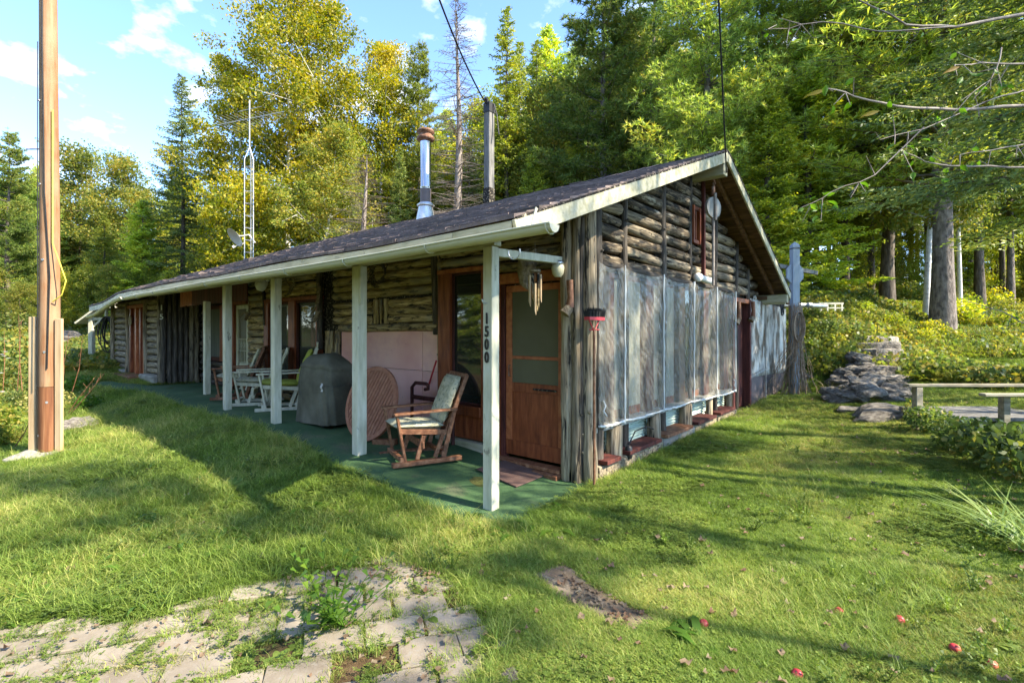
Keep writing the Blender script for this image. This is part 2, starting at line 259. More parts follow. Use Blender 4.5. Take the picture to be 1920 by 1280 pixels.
def plastic():
    m = bpy.data.materials.new('plastic_sheeting'); m.use_nodes = True; nt = m.node_tree; N = nt.nodes; L = nt.links
    b = N['Principled BSDF']; b.inputs['Base Color'].default_value = (.46, .43, .36, 1); b.inputs['Roughness'].default_value = .22; b.inputs['Specular IOR Level'].default_value = .8
    tc = N.new('ShaderNodeTexCoord'); mp = N.new('ShaderNodeMapping'); mp.inputs['Scale'].default_value = (1, 3, 1.0); L.new(tc.outputs['Object'], mp.inputs[0])
    nz = N.new('ShaderNodeTexNoise'); nz.inputs['Scale'].default_value = 2.5; nz.inputs['Detail'].default_value = 6; nz.inputs['Distortion'].default_value = 1.6; L.new(mp.outputs[0], nz.inputs['Vector'])
    wv = N.new('ShaderNodeTexWave'); wv.wave_type = 'BANDS'; wv.bands_direction = 'DIAGONAL'; wv.inputs['Scale'].default_value = 5; wv.inputs['Distortion'].default_value = 9; wv.inputs['Detail'].default_value = 4; L.new(tc.outputs['Object'], wv.inputs['Vector'])
    ad = N.new('ShaderNodeMath'); ad.operation = 'MULTIPLY_ADD'; L.new(wv.outputs[1], ad.inputs[0]); ad.inputs[1].default_value = .25; L.new(nz.outputs[0], ad.inputs[2])
    bp = N.new('ShaderNodeBump'); bp.inputs['Strength'].default_value = .22; bp.inputs['Distance'].default_value = .03; L.new(ad.outputs[0], bp.inputs['Height']); L.new(bp.outputs[0], b.inputs['Normal'])
    tr = N.new('ShaderNodeBsdfTransparent'); tr.inputs[0].default_value = (.95, .96, .95, 1)
    mr = N.new('ShaderNodeMapRange'); L.new(ad.outputs[0], mr.inputs[0]); mr.inputs[1].default_value = .35; mr.inputs[2].default_value = .85; mr.inputs[3].default_value = .12; mr.inputs[4].default_value = .42
    ms = N.new('ShaderNodeMixShader'); L.new(mr.outputs[0], ms.inputs[0]); L.new(tr.outputs[0], ms.inputs[1]); L.new(b.outputs[0], ms.inputs[2]); L.new(ms.outputs[0], N['Material Output'].inputs[0])
    z2 = N.new('ShaderNodeTexNoise'); z2.inputs['Scale'].default_value = 1.6; z2.inputs['Detail'].default_value = 3; z2.inputs['Distortion'].default_value = 2.5; m2 = N.new('ShaderNodeMapping'); m2.inputs['Scale'].default_value = (1, 2.2, 2.6); m2.inputs['Rotation'].default_value = (.5, 0, 0); L.new(tc.outputs['Object'], m2.inputs[0]); L.new(m2.outputs[0], z2.inputs['Vector'])
    s1 = N.new('ShaderNodeMath'); s1.operation = 'MULTIPLY'; L.new(z2.outputs[0], s1.inputs[0]); s1.inputs[1].default_value = 9
    s2 = N.new('ShaderNodeMath'); s2.operation = 'PINGPONG'; L.new(s1.outputs[0], s2.inputs[0]); s2.inputs[1].default_value = .5
    s3 = N.new('ShaderNodeMapRange'); L.new(s2.outputs[0], s3.inputs[0]); s3.inputs[1].default_value = .0; s3.inputs[2].default_value = .03; s3.inputs[3].default_value = .26; s3.inputs[4].default_value = 0  # thin whitish lines: wrinkle highlights painted in as extra opacity
    s4 = N.new('ShaderNodeMath'); s4.operation = 'ADD'; L.new(mr.outputs[0], s4.inputs[0]); L.new(s3.outputs[0], s4.inputs[1]); L.new(s4.outputs[0], ms.inputs[0]); return m
M['plastic'] = plastic()
M['tape'] = pmat('plastic_seam_tape', [(.50, .51, .48), (.62, .63, .60)], rough=.4, bump=.1, var=0)
# ------------------------------------------------------------------ terrain
CP = [(0, 0, 0), (-1.9, 0, .15), (-3.9, 0, .26), (-5.5, 0, .28), (-7.5, .4, .30), (.3, 1.2, .02), (.3, 3, .07), (.3, 5, .10), (.2, 7, .12), (.2, 9.6, .10), (-10.2, .4, .30), (-14.4, .4, .45),
      (-5.1, -2.0, -.02), (-4, -4, -.15), (-8, -3, .0), (-12, -1, .2), (-12, -5, 0), (-1, -2, -.02), (1, -1, -.02), (2.7, -3, -.05), (1, -5, -.1), (5, -3, 0), (2, 1.5, .02), (3, 4, .06), (2, 7, .12), (4.5, 6, .15), (6, 2, .1), (9, 4, .2),
      (-3, 4, .25), (-8, 4, .35), (-13, 4, .5), (-3, 8, .4), (-8, 9, .8), (-13, 8, .8), (1.3, 9, .14), (2.0, 10, .2), (3.6, 9.5, .32), (6, 10, .5), (9, 12, .8)]
def cpd(u, v, d): p = onD(u, v, d); CP.append((p[0], p[1], p[2]))
for u, v, d in [(1500, 600, 14), (1550, 745, 11.0), (1545, 570, 15.5), (1620, 560, 17), (1700, 575, 18), (1760, 590, 19), (1840, 612, 18), (1910, 630, 17), (1560, 640, 13), (1650, 640, 14.3), (1750, 690, 12.5), (1850, 705, 12.5), (1900, 700, 12.5), (1780, 640, 15), (1880, 650, 15),
                (1600, 545, 30), (1800, 560, 32), (1400, 560, 22), (1900, 600, 30), (1000, 570, 26), (700, 580, 28), (400, 590, 32), (200, 615, 28), (100, 622, 26), (130, 655, 19), (200, 655, 19), (30, 630, 28), (-100, 650, 26), (1000, 540, 60), (300, 570, 70), (1800, 520, 70), (-300, 600, 60)]: cpd(u, v, d)
for x, y, z in [(30, 0, .8), (30, -30, 0), (0, -40, -1), (-40, -30, -.5), (60, 30, 3), (20, 20, 1.6), (15, 5, .4), (-60, 0, 1.0)]: CP.append((x, y, z))
CPa = np.array(CP); _P = CPa[:, :2]
def _k(r): return np.sqrt(r*r+.25)
_A = _k(np.linalg.norm(_P[:, None]-_P[None], axis=2)); _n = len(CP)
_S = np.zeros((_n+1, _n+1)); _S[:_n, :_n] = _A+np.eye(_n)*-.05; _S[:_n, _n] = 1; _S[_n, :_n] = 1
_W = np.linalg.solve(_S, np.append(CPa[:, 2], 0))
_oct = [(rng.uniform(-1, 1, 2)*f, rng.uniform(0, 6.3), a) for f, a in [(.5, .05), (.9, .03), (2.2, .012), (3.1, .010), (5, .006), (7, .005)] for _ in range(3)]
def hgt(x, y):
    x = np.atleast_1d(np.asarray(x, float)); y = np.atleast_1d(np.asarray(y, float)); o = np.zeros(x.shape)
    for i in range(0, x.size, 20000):
        q = np.stack([x.ravel()[i:i+20000], y.ravel()[i:i+20000]], 1)
        r = _k(np.linalg.norm(q[:, None]-_P[None], axis=2)) @ _W[:_n]+_W[_n]
        d = np.linalg.norm(q-CAM[:2], axis=1)
        for k, ph, a in _oct: r += a*np.sin(q@k+ph)*np.clip(d/10, .25, 2.5)*.6
        dd = np.clip((d-60)/60, 0, 1); r = r*(1-dd)+np.clip(r, 0, 4)*dd
        o.ravel()[i:i+20000] = r
    # flat under the house and porch
    def sm(a, b, t): t = np.clip((t-a)/(b-a), 0, 1); return t*t*(3-2*t)
    fx = np.interp(x, [-14.4, -10.2, -7.5, -3.9, -1.9, 0, .3], [.44, .30, .29, .26, .15, 0, 0])
    wgt = sm(-1.0, -.35, y)*sm(1.6, .2, x)*sm(-15.4, -14.2, x)*sm(8.5, 5, y)
    gb = .02+.012*np.clip(y-1, 0, 8); fx = np.where(y > 1, np.minimum(fx, fx*0+.02+.012*(y-1)) if False else fx, fx)
    wg = sm(-.8, .1, x)*sm(1, 3, y); fx = fx*(1-wg)+gb*wg
    return o*(1-wgt)+fx*wgt
def h1(x, y): return float(hgt(x, y)[0])

def island_var(m, lo, hi):
    nt = m.node_tree; N = nt.nodes; L = nt.links; b = N['Principled BSDF']; src = b.inputs['Base Color'].links[0].from_socket; g = N.new('ShaderNodeNewGeometry'); mr = N.new('ShaderNodeMapRange'); L.new(g.outputs['Random Per Island'], mr.inputs[0]); mr.inputs[3].default_value = lo; mr.inputs[4].default_value = hi
    hv = N.new('ShaderNodeHueSaturation'); L.new(mr.outputs[0], hv.inputs['Value']); L.new(src, hv.inputs['Color']); L.new(hv.outputs[0], b.inputs['Base Color'])
island_var(M['shingle'], .74, 1.28)
# ------------------------------------------------------------------ ground
def axis(n, s, r): t = np.linspace(-1, 1, n); return np.sinh(t*s)/np.sinh(s)*r
ax = axis(300, 5.2, 600); gx, gy = np.meshgrid(ax-1, ax+4, indexing='ij')
gz = hgt(gx, gy)
V = np.stack([gx, gy, gz], -1).reshape(-1, 3); n = len(ax); i = np.arange((n-1)*n).reshape(n-1, n)[:, :-1].ravel()
ground = link('ground', np_mesh('ground', V, np.stack([i, i+n, i+n+1, i+1], 1), True)); tag(ground, 'grassy yard and forest floor rising behind the cabin', kind='structure')
def groundmat():
    m = bpy.data.materials.new('yard_ground'); m.use_nodes = True; nt = m.node_tree; N = nt.nodes; L = nt.links; b = N['Principled BSDF']; b.inputs['Roughness'].default_value = .95; b.inputs['Specular IOR Level'].default_value = .15
    g = N.new('ShaderNodeNewGeometry')
    def noise(s, d=6, r=.6):
        z = N.new('ShaderNodeTexNoise'); z.inputs['Scale'].default_value = s; z.inputs['Detail'].default_value = d; z.inputs['Roughness'].default_value = r; L.new(g.outputs['Position'], z.inputs['Vector']); return z.outputs[0]
    def ramp(src, cs, ps):
        c = N.new('ShaderNodeValToRGB'); L.new(src, c.inputs[0]); e = c.color_ramp.elements
        while len(e) < len(cs): e.new(.5)
        for i in range(len(cs)): e[i].position = ps[i]; e[i].color = tuple(cs[i])+(1,)
        return c.outputs[0]
    gr = ramp(noise(1.6), [(.035, .055, .012), (.07, .095, .022), (.13, .12, .04)], [.35, .55, .72])
    li = ramp(noise(9, 9, .7), [(.035, .022, .012), (.11, .07, .035), (.22, .15, .08)], [.3, .52, .72])
    mk = ramp(noise(.35, 5), [(0, 0, 0), (1, 1, 1)], [.50, .60])
    mm = N.new('ShaderNodeMix'); mm.data_type = 'RGBA'; L.new(mk, mm.inputs[0]); L.new(gr, mm.inputs[6]); L.new(li, mm.inputs[7])
    L.new(mm.outputs[2], b.inputs['Base Color'])
    bp = N.new('ShaderNodeBump'); bp.inputs['Strength'].default_value = .9; bp.inputs['Distance'].default_value = .05; L.new(noise(25, 8, .7), bp.inputs['Height']); L.new(bp.outputs[0], b.inputs['Normal'])
    return m
ground.data.materials.append(groundmat())
def carpet_front(x): return -.33+.06*math.sin(x*1.3)+.03*math.sin(x*4.1)-(.25*max(0, (-x-8))/3 if x < -8 else 0)+(.12*(x+.1)/.4 if x > -.1 else 0)
def cfn(u, v):
    x = .40+(-11.6-.40)*u; f = carpet_front(x); bk = 1.2 if x > -10.1 else .42-(-10.1-x)*.35
    y = f+(bk-f)*v; return (x, y, h1(x, y)+.014+(.012*math.sin(x*2.2)*math.sin(y*3)+.006*math.sin(x*7+y*5))*(1-abs(2*v-1))*1.0)
mb = MB(); mb.grid(cfn, 130, 14)
cp = mb.build('porch_carpet', M['carpet']); tag(cp, 'green outdoor carpet laid along the whole porch', 'carpet')
# ------------------------------------------------------------------ the log cabin
H = thing('log_cabin', 'long low log cabin with brown shingle roof, white porch posts and plastic covered gable', 'cabin')
def sagz(x): t = min(max((-x-9)/5.5, 0), 1); return .26*t*t*(3-2*t)
XR, XL, EY, EZ, PY, PZ, BY, BZ = .60, -14.9, -.42, 2.27, 4.2, 4.0, 8.3, 2.28
def eaveY(x): return float(np.interp(-x, [0, 7.5, 10, 14.9], [EY, EY, -.30, .05]))
def roofz(x, y):
    z = EZ+(PZ-EZ)*(y-EY)/(PY-EY) if y <= PY else PZ-(PZ-BZ)*(y-PY)/(BY-PY)
    return z-sagz(x)+.012*math.sin(x*1.7)
rf = MB()
def slab(fr, to, t0, t1, nx=30, ny=6):
    def top(t): return lambda u, v: (lambda x: (lambda y: (x, y, roofz(x, y)+t))(fr(x)+(to(x)-fr(x))*v))(XR-.01+(XL-XR)*u)
    rf.grid(top(t1), nx, ny, False); rf.grid(top(t0), nx, ny, False)
    for e in (0, 1):
        rf.grid(lambda u, v: top(t0 if v == 0 else t1)(u, e), nx, 1, False); rf.grid(lambda u, v: top(t0 if v == 0 else t1)(e, u), ny, 1, False)
slab(lambda x: eaveY(x)+.01, lambda x: PY, -.045, -.012); slab(lambda x: PY, lambda x: BY, -.045, -.012)
roof = rf.build('roof', M['soffit'], H)
sh = MB(); NC = 34
for c in range(NC+1):
    for side in (0, 1):
        x = XR+.02
        while x > XL:
            wd = random.uniform(.22, .32) if side == 0 else .9; x2 = max(x-wd, XL)
            xm = (x+x2)/2; e0 = eaveY(xm)-.03 if side == 0 else BY+.03; s = 1 if side == 0 else -1
            L0 = abs(PY-e0)/NC; ya = e0+s*L0*(c-.02)+random.uniform(-.006, .006); yb = e0+s*min(L0*(c+1.25), abs(PY-e0))
            if abs(ya-e0) > abs(PY-e0): x = x2; continue
            lift = .020+random.uniform(-.004, .006)+(.02 if random.random() < .02 else 0)
            vs = [(x-.004, ya, roofz(x, ya)+lift), (x2, ya, roofz(x2, ya)+lift), (x2, yb, roofz(x2, yb)+.002), (x-.004, yb, roofz(x, yb)+.002), (x-.004, ya, roofz(x, ya)-.008), (x2, ya, roofz(x2, ya)-.008)]
            sh.add(vs, [(0, 1, 2, 3), (4, 5, 1, 0), (4, 0, 3), (5, 2, 1)]); x = x2
x = XR
while x > XL:
    sh.add([(x, PY-.12, roofz(x, PY-.12)+.028), (x, PY, PZ+.028-sagz(x)), (x, PY+.12, roofz(x, PY+.12)+.028), (x-.24, PY-.12, roofz(x-.24, PY-.12)+.018), (x-.24, PY, PZ+.018-sagz(x-.24)), (x-.24, PY+.12, roofz(x-.24, PY+.12)+.018)], [(0, 1, 4, 3), (1, 2, 5, 4)]); x -= .235
o = sh.build('shingle', M['shingle'], roof); o['kind'] = 'stuff'
# soffit boards under the gable overhang
k = 0; sb = MB(); sb.box((-.5, 0, -.012), (0, .108, 0)); sbm = sb.mesh('soffit_board'); sbm.materials.append(M['soffit'])
for side in (0, 1):
    y = EY+.02 if side == 0 else PY+.01
    while y < (PY if side == 0 else BY)-.1:
        o = bpy.data.objects.new('soffit_board', sbm); C.objects.link(o); o.parent = roof
        sl_ = math.atan((PZ-EZ)/(PY-EY)) if side == 0 else -math.atan((PZ-BZ)/(BY-PY))
        o.location = (XR-.03, y, roofz(.3, y)-.048); o.rotation_euler = (sl_, 0, 0); y += .106
# rake boards, rafters
def pbar(name, p, q, w, h, m, parent, up=(0, 0, 1), bv=.004):
    d = Vector(q)-Vector(p); b = MB(); b.bar((0, 0, 0), d, w, h, up); o = b.build(name, M[m], parent); o.location = p
    if bv: bevel(o, bv)
    return o
pbar('rake_board', (XR+.012, EY-.02, EZ-.085), (XR+.012, PY, PZ-.085), .028, .13, 'whitex', roof)
pbar('rake_board', (XR+.012, PY, PZ-.085), (XR+.012, BY, BZ-.085), .028, .13, 'whitex', roof)
pbar('rake_trim', (XR+.012, EY-.02, EZ-.008), (XR+.012, PY, PZ-.008), .03, .018, 'tar', roof, bv=0)
pbar('rake_trim', (XR+.012, PY, PZ-.008), (XR+.012, BY+.03, BZ-.008), .04, .024, 'tar', roof, bv=0)
pbar('rafter', (.36, PY+.05, PZ-.12), (.36, BY-.3, BZ-.01), .05, .09, 'soffit', roof)
pbar('rafter', (.36, EY+.3, EZ-.0), (.36, PY-.05, PZ-.12), .05, .09, 'soffit', roof)
rb = MB(); rb.box((-.1, -.075, -.1), (.59, .075, .1)); o = rb.build('ridge_beam', M['whitex'], roof); o.location = (.0, PY, PZ-.24); bevel(o, .008)
rb = MB(); rb.box((-.3, -.06, -.09), (.55, .06, .07)); o = rb.build('eave_beam', M['whitex'], roof); o.location = (.06, BY-.2, BZ-.13); bevel(o, .006)
pbar('eave_beam', (.55, BY-.13, BZ-.23), (-.3, BY-.13, BZ-.23), .12, .03, 'white', roof)
# fascia and gutter
xs = [.585]+[x for x in np.linspace(0, -14.9, 14)]
for a, b in zip(xs[:-1], xs[1:]):
    ya, yb = eaveY(a)-.012, eaveY(b)-.012
    pbar('fascia_board', (a, ya, roofz(a, ya)-.085), (b+.003, yb, roofz(b, yb)-.085), .026, .12, 'whitex', roof, bv=.003)
def gutter(x0, x1, n, dy, dz, r=.052):
    g = MB(); pts = []
    for i in range(n+1):
        x = x0+(x1-x0)*i/n; y = eaveY(max(min(x, .55), XL))-dy; pts.append((x, y, EZ-sagz(x)-dz-.002*i/n*8+.006*math.sin(x*1.1)))
    m = 10
    for rr in (r, r-.004):
        def fn(u, v): k = min(int(round(u*n)), n); a = math.pi*v; p = pts[k]; return (p[0], p[1]+rr*math.cos(a), p[2]-rr*math.sin(a))
        g.grid(fn, n, m)
    g.tube([(p[0], p[1]-r, p[2]) for p in pts], .008, 6)
    o = g.build('gutter', M['gutter'], roof)
    p = pts[0]; e = MB(); vs = [(p[0]+.002, p[1]+r*math.cos(math.pi*i/10), p[2]-r*math.sin(math.pi*i/10)) for i in range(11)]; e.add(vs+[(v[0]-.006, v[1], v[2]) for v in vs], [tuple(range(11)), tuple(range(21, 10, -1))]+[(i, i+1, i+12, i+11) for i in range(10)]); e.build('gutter_end_cap', M['white'], o)
    for i in range(0, n, 2):
        p = pts[i]; s = MB(); s.tube([(p[0]-.03, p[1]+(r+.006)*math.cos(a), p[2]-(r+.006)*math.sin(a)) for a in np.linspace(0, math.pi, 9)], .006, 5); s.build('gutter_strap', M['gutter'], o)
    return o
gutter(.98, -9.2, 18, .085, .115); gutter(-9.4, -14.6, 8, .08, .11)
pbar('gutter_hanger', (.80, -.45, 2.30), (.80, -.50, 2.17), .02, .006, 'white', roof, up=(1, 0, 0), bv=0)
hk = MB(); hk.tube([(.62+.05*math.cos(a), -.46, 2.03+.05*math.sin(a)) for a in np.linspace(-3.4, .3, 10)], .005, 6); hk.build('hook', M['galv'], roof)
# porch posts and beam
for (x, ybase, w_, top) in [(-.05, .05, .10, 2.2), (-1.98, .05, .115, 2.2), (-3.92, .05, .105, 2.2), (-5.55, .05, .10, 2.2), (-7.65, .48, .10, 2.05)]:
    zb = h1(x, ybase)-.03; b = MB(); b.box((-w_/2, -w_/2, 0), (w_/2, w_/2, top-zb), j=.004); o = b.build('porch_post', M['white'], H); o.location = (x, ybase, zb); bevel(o, .006)
    if abs(x+.05) < .01: P1 = o
pbar('porch_beam', (.02, .055, 2.262), (-9.2, .055, 2.262), .09, .118, 'whitex', H)
pbar('porch_brace', (-.05, .10, 2.16), (-.05, 1.12, 2.20), .06, .07, 'white', H)
b = MB(); b.box((0, 0, 0), (.035, .03, .45)); o = b.build('post_splice', M['white'], H); o.location = (-1.92, .0, 1.78)
for i, ch in enumerate('1500'):
    c = bpy.data.curves.new('house_number', 'FONT'); c.body = ch; c.size = .125; c.extrude = .004; c.align_x = 'CENTER'; c.offset = .003
    o = bpy.data.objects.new('t', c); C.objects.link(o); dg = bpy.context.evaluated_depsgraph_get(); me = bpy.data.meshes.new_from_object(o.evaluated_get(dg)); bpy.data.objects.remove(o)
    o = link('house_number', me, M['digit'], H); o.location = (-.05, -.008, 1.56-i*.107); o.rotation_euler = (R_(90), 0, 0); o.scale = (.75, 1, 1)
hk = MB(); hk.tube([(0, 0, 0), (0, -.03, -.005), (0, -.05, .01), (0, -.055, .03)], .005, 6); o = hk.build('hook', M['galv'], P1); o.location = (-.01, -.05, 1.76-h1(-.05, .05))
# logs -------------------------------------------------------------
def log(p, q, r, m, parent=H, name='log', n=9, taper=.08, ends=True):
    p = Vector(p); q = Vector(q); d = q-p; Lh = d.length; seg = max(2, min(10, int(Lh/.22)))
    b = MB(); pts = []; rad = []
    ph = random.uniform(0, 9); t = 1+random.uniform(-taper, taper)
    for i in range(seg+1):
        u = i/seg; pts.append((u*Lh, .006*math.sin(u*Lh*4+ph), .008*math.sin(u*Lh*2.3+ph*2))); rad.append(r*(t+(2-2*t)*u)*(1+random.uniform(-.05, .05)))
    if ends: 
        pts = [(-.0, pts[0][1], pts[0][2])]+[(.015, pts[0][1], pts[0][2])]+pts[1:-1]+[(Lh-.015, pts[-1][1], pts[-1][2]), (Lh, pts[-1][1], pts[-1][2])]
        rad = [rad[0]*.86]+[rad[0]]+rad[1:-1]+[rad[-1], rad[-1]*.86]
    b.tube(pts, rad, n, wob=.035)
    for _ in range(int(Lh*1.2)):   # knots
        a = random.uniform(0, 6.28); x = random.uniform(.1, max(.11, Lh-.1)); b.tube([(x, math.cos(a)*r*.7, math.sin(a)*r*.7), (x+.01, math.cos(a)*(r+.012), math.sin(a)*(r+.012))], [.022, .012], 5)
    o = b.build(name, M[m], parent); o.location = p; o.rotation_mode = 'QUATERNION'; o.rotation_quaternion = d.to_track_quat('X', 'Z'); return o
def xw(u, Y=1.15): return float(onY(u, 620, Y)[0])
def yw(u, X=.2): return float(onX(u, 620, X)[1])
def zw(u, v, Y=1.15): return float(onY(u, v, Y)[2])
def zg(u, v, X=.2): return float(onX(u, v, X)[2])
# cores: the dark chinked backing of the walls
def core(a, b, m='tar', name='wall'):
    q = MB(); q.box(a, b); return q.build(name, M[m], H)
core((-10.1, 1.24, .2), (.02, 1.34, 2.72)); core((-14.4, .55, .2), (-10.25, .65, 2.38)); core((-10.33, .65, .2), (-10.25, 1.24, 2.5)); core((-14.4, .65, .2), (-14.3, 8.0, 2.2)); core((-14.3, 7.9, .2), (.0, 8.0, 2.35))
g = MB(); z_ = lambda y: roofz(0, y)-.06
ys = [1.34, PY, 7.9]; vs = [(x, y, z) for x in (-.04, .035) for (y, z) in [(1.34, .0), (1.34, z_(1.34)), (PY, z_(PY)), (7.9, z_(7.9)), (7.9, .0)]]
g.add(vs, [(0, 1, 2, 3, 4), (9, 8, 7, 6, 5)]+[(i, (i+1) % 5, 5+(i+1) % 5, 5+i) for i in range(5)]); g.build('wall', M['tar'], H)
g = MB(); vs = [(x, y, z) for x in (-14.4, -14.3) for (y, z) in [(.65, 2.1), (PY, PZ-.36), (7.9, 2.2)]]; g.add(vs, [(0, 1, 2), (5, 4, 3), (0, 3, 4, 1), (1, 4, 5, 2), (0, 2, 5, 3)]); g.build('wall', M['tar'], H)
def rows(x0, x1, z0, z1, pitch, Y, m, split=None, rr=.5, gapx=0):
    z = z0+pitch/2
    while z < z1-pitch*.3:
        p = pitch*random.uniform(.9, 1.08); s = [x0]+(split or [])+[x1]
        for a, b in zip(s[:-1], s[1:]):
            log((a+gapx, Y+.075, z+random.uniform(-.012, .012)), (b-gapx, Y+.075, z+random.uniform(-.012, .012)), p*rr*random.uniform(.9, 1.06), m)
        z += p
# front wall, right to left
YW = 1.15; xs_ = dict(dr=xw(1056), dl=xw(938), wr=xw(905), wl=xw(822))
for u, r, m, dy in [(1064, .065, 'log_post', -.02), (1082, .085, 'log_black', .05)]:
    x = xw(u); log((x, YW+dy, -.02), (x+.02, YW+dy, 2.62), r, m, name='corner_post')
log((.19, 1.22, -.04), (.165, 1.24, 2.86), .080, 'log_post', name='corner_post', n=12); log((.10, 1.14, -.04), (.09, 1.15, 2.7), .055, 'log_post', name='corner_post', n=10)
log((.06, 1.20, -.02), (.05, 1.2, 2.7), .08, 'log_black', name='corner_post', n=10)
log((.16, 1.42, -.02), (.14, 1.42, 2.86), .075, 'log_black', name='corner_post', n=10)
rows(xs_['wl']-.12, -.06, 2.28, 2.78, .12, YW, 'log', [-1.1])
rows(xs_['dl']-.2, -.06, 2.14, 2.26, .12, YW, 'log')
def frame(name, x0, x1, z0, z1, w_, Y, m, parent=H, dp=.07, sides='lrtb'):
    b = MB()
    if 'l' in sides: b.box((x0, Y, z0), (x0+w_, Y+dp, z1))
    if 'r' in sides: b.box((x1-w_, Y, z0), (x1, Y+dp, z1))
    if 't' in sides: b.box((x0+w_, Y+.003, z1-w_), (x1-w_, Y+dp, z1))
    if 'b' in sides: b.box((x0+w_, Y+.003, z0), (x1-w_, Y+dp, z0+w_))
    return bevel(b.build(name, M[m], parent), .004)
def panel(name, a, b_, m, parent=H, bv=.003):
    b = MB(); b.box(a, b_); o = b.build(name, M[m], parent)
    if bv: bevel(o, bv)
    return o
# screen door
dl, dr = xs_['dl'], xs_['dr']-.02; zd0 = .13
panel('door_header', (dl-.25, YW-.01, 2.02), (dr+.06, YW+.12, 2.13), 'orange')
panel('door_jamb', (dl-.26, YW+.0, .06), (dl-.03, YW+.12, 2.02), 'red'); panel('door_jamb', (dl-.03, YW+.04, .06), (dl+.03, YW+.12, 2.02), 'darkred'); panel('door_jamb', (dr, YW, .06), (dr+.05, YW+.12, 2.02), 'orange')
door = panel('screen_door', (dl+.03, YW+.075, zd0), (dr-.003, YW+.095, 2.0), 'red')
panel('door_rail', (dl+.033, YW+.062, 1.93), (dr-.005, YW+.074, 2.0), 'orange', door); panel('door_rail', (dl+.12, YW+.06, 1.19), (dr-.08, YW+.074, 1.225), 'orange', door)
panel('door_rail', (dl+.12, YW+.062, .83), (dr-.08, YW+.074, .93), 'red', door); panel('door_rail', (dl+.033, YW+.062, zd0), (dr-.005, YW+.0745, zd0+.16), 'red', door)
panel('door_stile', (dl+.033, YW+.060, zd0+.163), (dl+.118, YW+.074, 1.927), 'orange', door); panel('door_stile', (dr-.083, YW+.060, zd0+.163), (dr-.006, YW+.074, 1.927), 'orange', door)
panel('door_screen', (dl+.12, YW+.068, 1.226), (dr-.08, YW+.073, 1.928), 'screen', door, 0); panel('door_screen', (dl+.12, YW+.068, .932), (dr-.08, YW+.073, 1.188), 'screen', door, 0)
panel('door_pull', (dl+.42, YW+.045, .865), (dr-.1, YW+.06, .885), 'tar', door, .004)
b = MB(); b.tube([(dl+.10, YW+.03, 1.0), (dl+.10, YW+.03, 1.12)], .008, 6); b.tube([(dl+.10, YW+.03, 1.0), (dl+.10, YW+.06, 1.0)], .006, 6); b.tube([(dl+.10, YW+.03, 1.12), (dl+.10, YW+.06, 1.12)], .006, 6); b.build('door_handle', M['rust'], door)
b = MB(); b.box((dl-.28, YW-.14, .015), (dr+.03, YW+.05, .062)); b.box((dl-.27, YW-.08, .066), (dr+.02, YW+.06, .105)); o = b.build('door_step', M['chair'], H); bevel(o, .006)
# large window
wl, wr = xs_['wl'], xs_['wr']-.02
panel('window_board', (wl, YW-.01, .3), (wl+.21, YW+.09, 2.2), 'red'); panel('window_board', (wl-.01, YW-.015, 2.2), (wr+.1, YW+.10, 2.25), 'orange'); panel('window_board', (wr, YW-.01, .3), (wr+.05, YW+.09, 2.2), 'red')
win = frame('window_frame', wl+.21, wr, .62, 2.2, .025, YW+.03, 'darkred'); panel('window_pane', (wl+.236, YW+.06, .646), (wr-.026, YW+.066, 2.174), 'glass', win, 0)
panel('window_sill', (wl+.21, YW-.03, .50), (wr, YW+.10, .615), 'red'); panel('wall_panel', (wl+.21, YW+.02, .22), (wr, YW+.10, .497), 'red'); panel('foundation_sill', (wl-.02, YW-.04, .08), (wr+.12, YW+.10, .20), 'whitex')
log((wl-.10, YW+.06, 1.45), (wl-.10, YW+.05, 2.6), .055, 'log_black'); log((wl-.03, YW+.05, .3), (wl-.03, YW+.05, 2.6), .03, 'log')
# log section over the pink board
xp0, xp1 = xw(634), wl-.06; xs1, xs2 = xw(692), xw(724)
rows(xp0-.2, xp1-.1, 1.97, 2.72, .122, YW, 'log', [xw(668)])
rows(xp0-.2, xs1, 1.60, 1.96, .118, YW, 'log'); rows(xs2, xp1-.1, 1.60, 1.96, .118, YW, 'log')
for k, u in enumerate((697, 707, 717)): log((xw(u), YW+.07, 1.60), (xw(u), YW+.07, 1.95), .042 if k != 1 else .025, 'log')
log((xp0, YW+.05, 1.545), (xp1, YW+.05, 1.545), .055, 'log')
pk = panel('pink_insulation_board', (xp0, YW+.06, .98), (xp1-.32, YW+.09, 1.497), 'pink', H, .002); panel('pink_insulation_board', (xp1-.314, YW+.062, .98), (xp1, YW+.09, 1.495), 'pink', H, .002)
panel('pink_insulation_board', (xp0, YW+.061, .28), (xp1-.32, YW+.09, .975), 'pink', H, .002); panel('pink_insulation_board', (xp1-.314, YW+.062, .28), (xp1, YW+.09, .975), 'pink', H, .002)
panel('foundation_sill', (xp0-.9, YW-.0, .2), (xp1, YW+.10, .3), 'greywood')
for u in (609, 617, 627): log((xw(u), YW+.05, .95), (xw(u), YW+.05, 1.5), .045, 'log')
log((xw(600), YW+.0, 1.2), (xw(600), YW+.0, 2.6), .05, 'log_black')
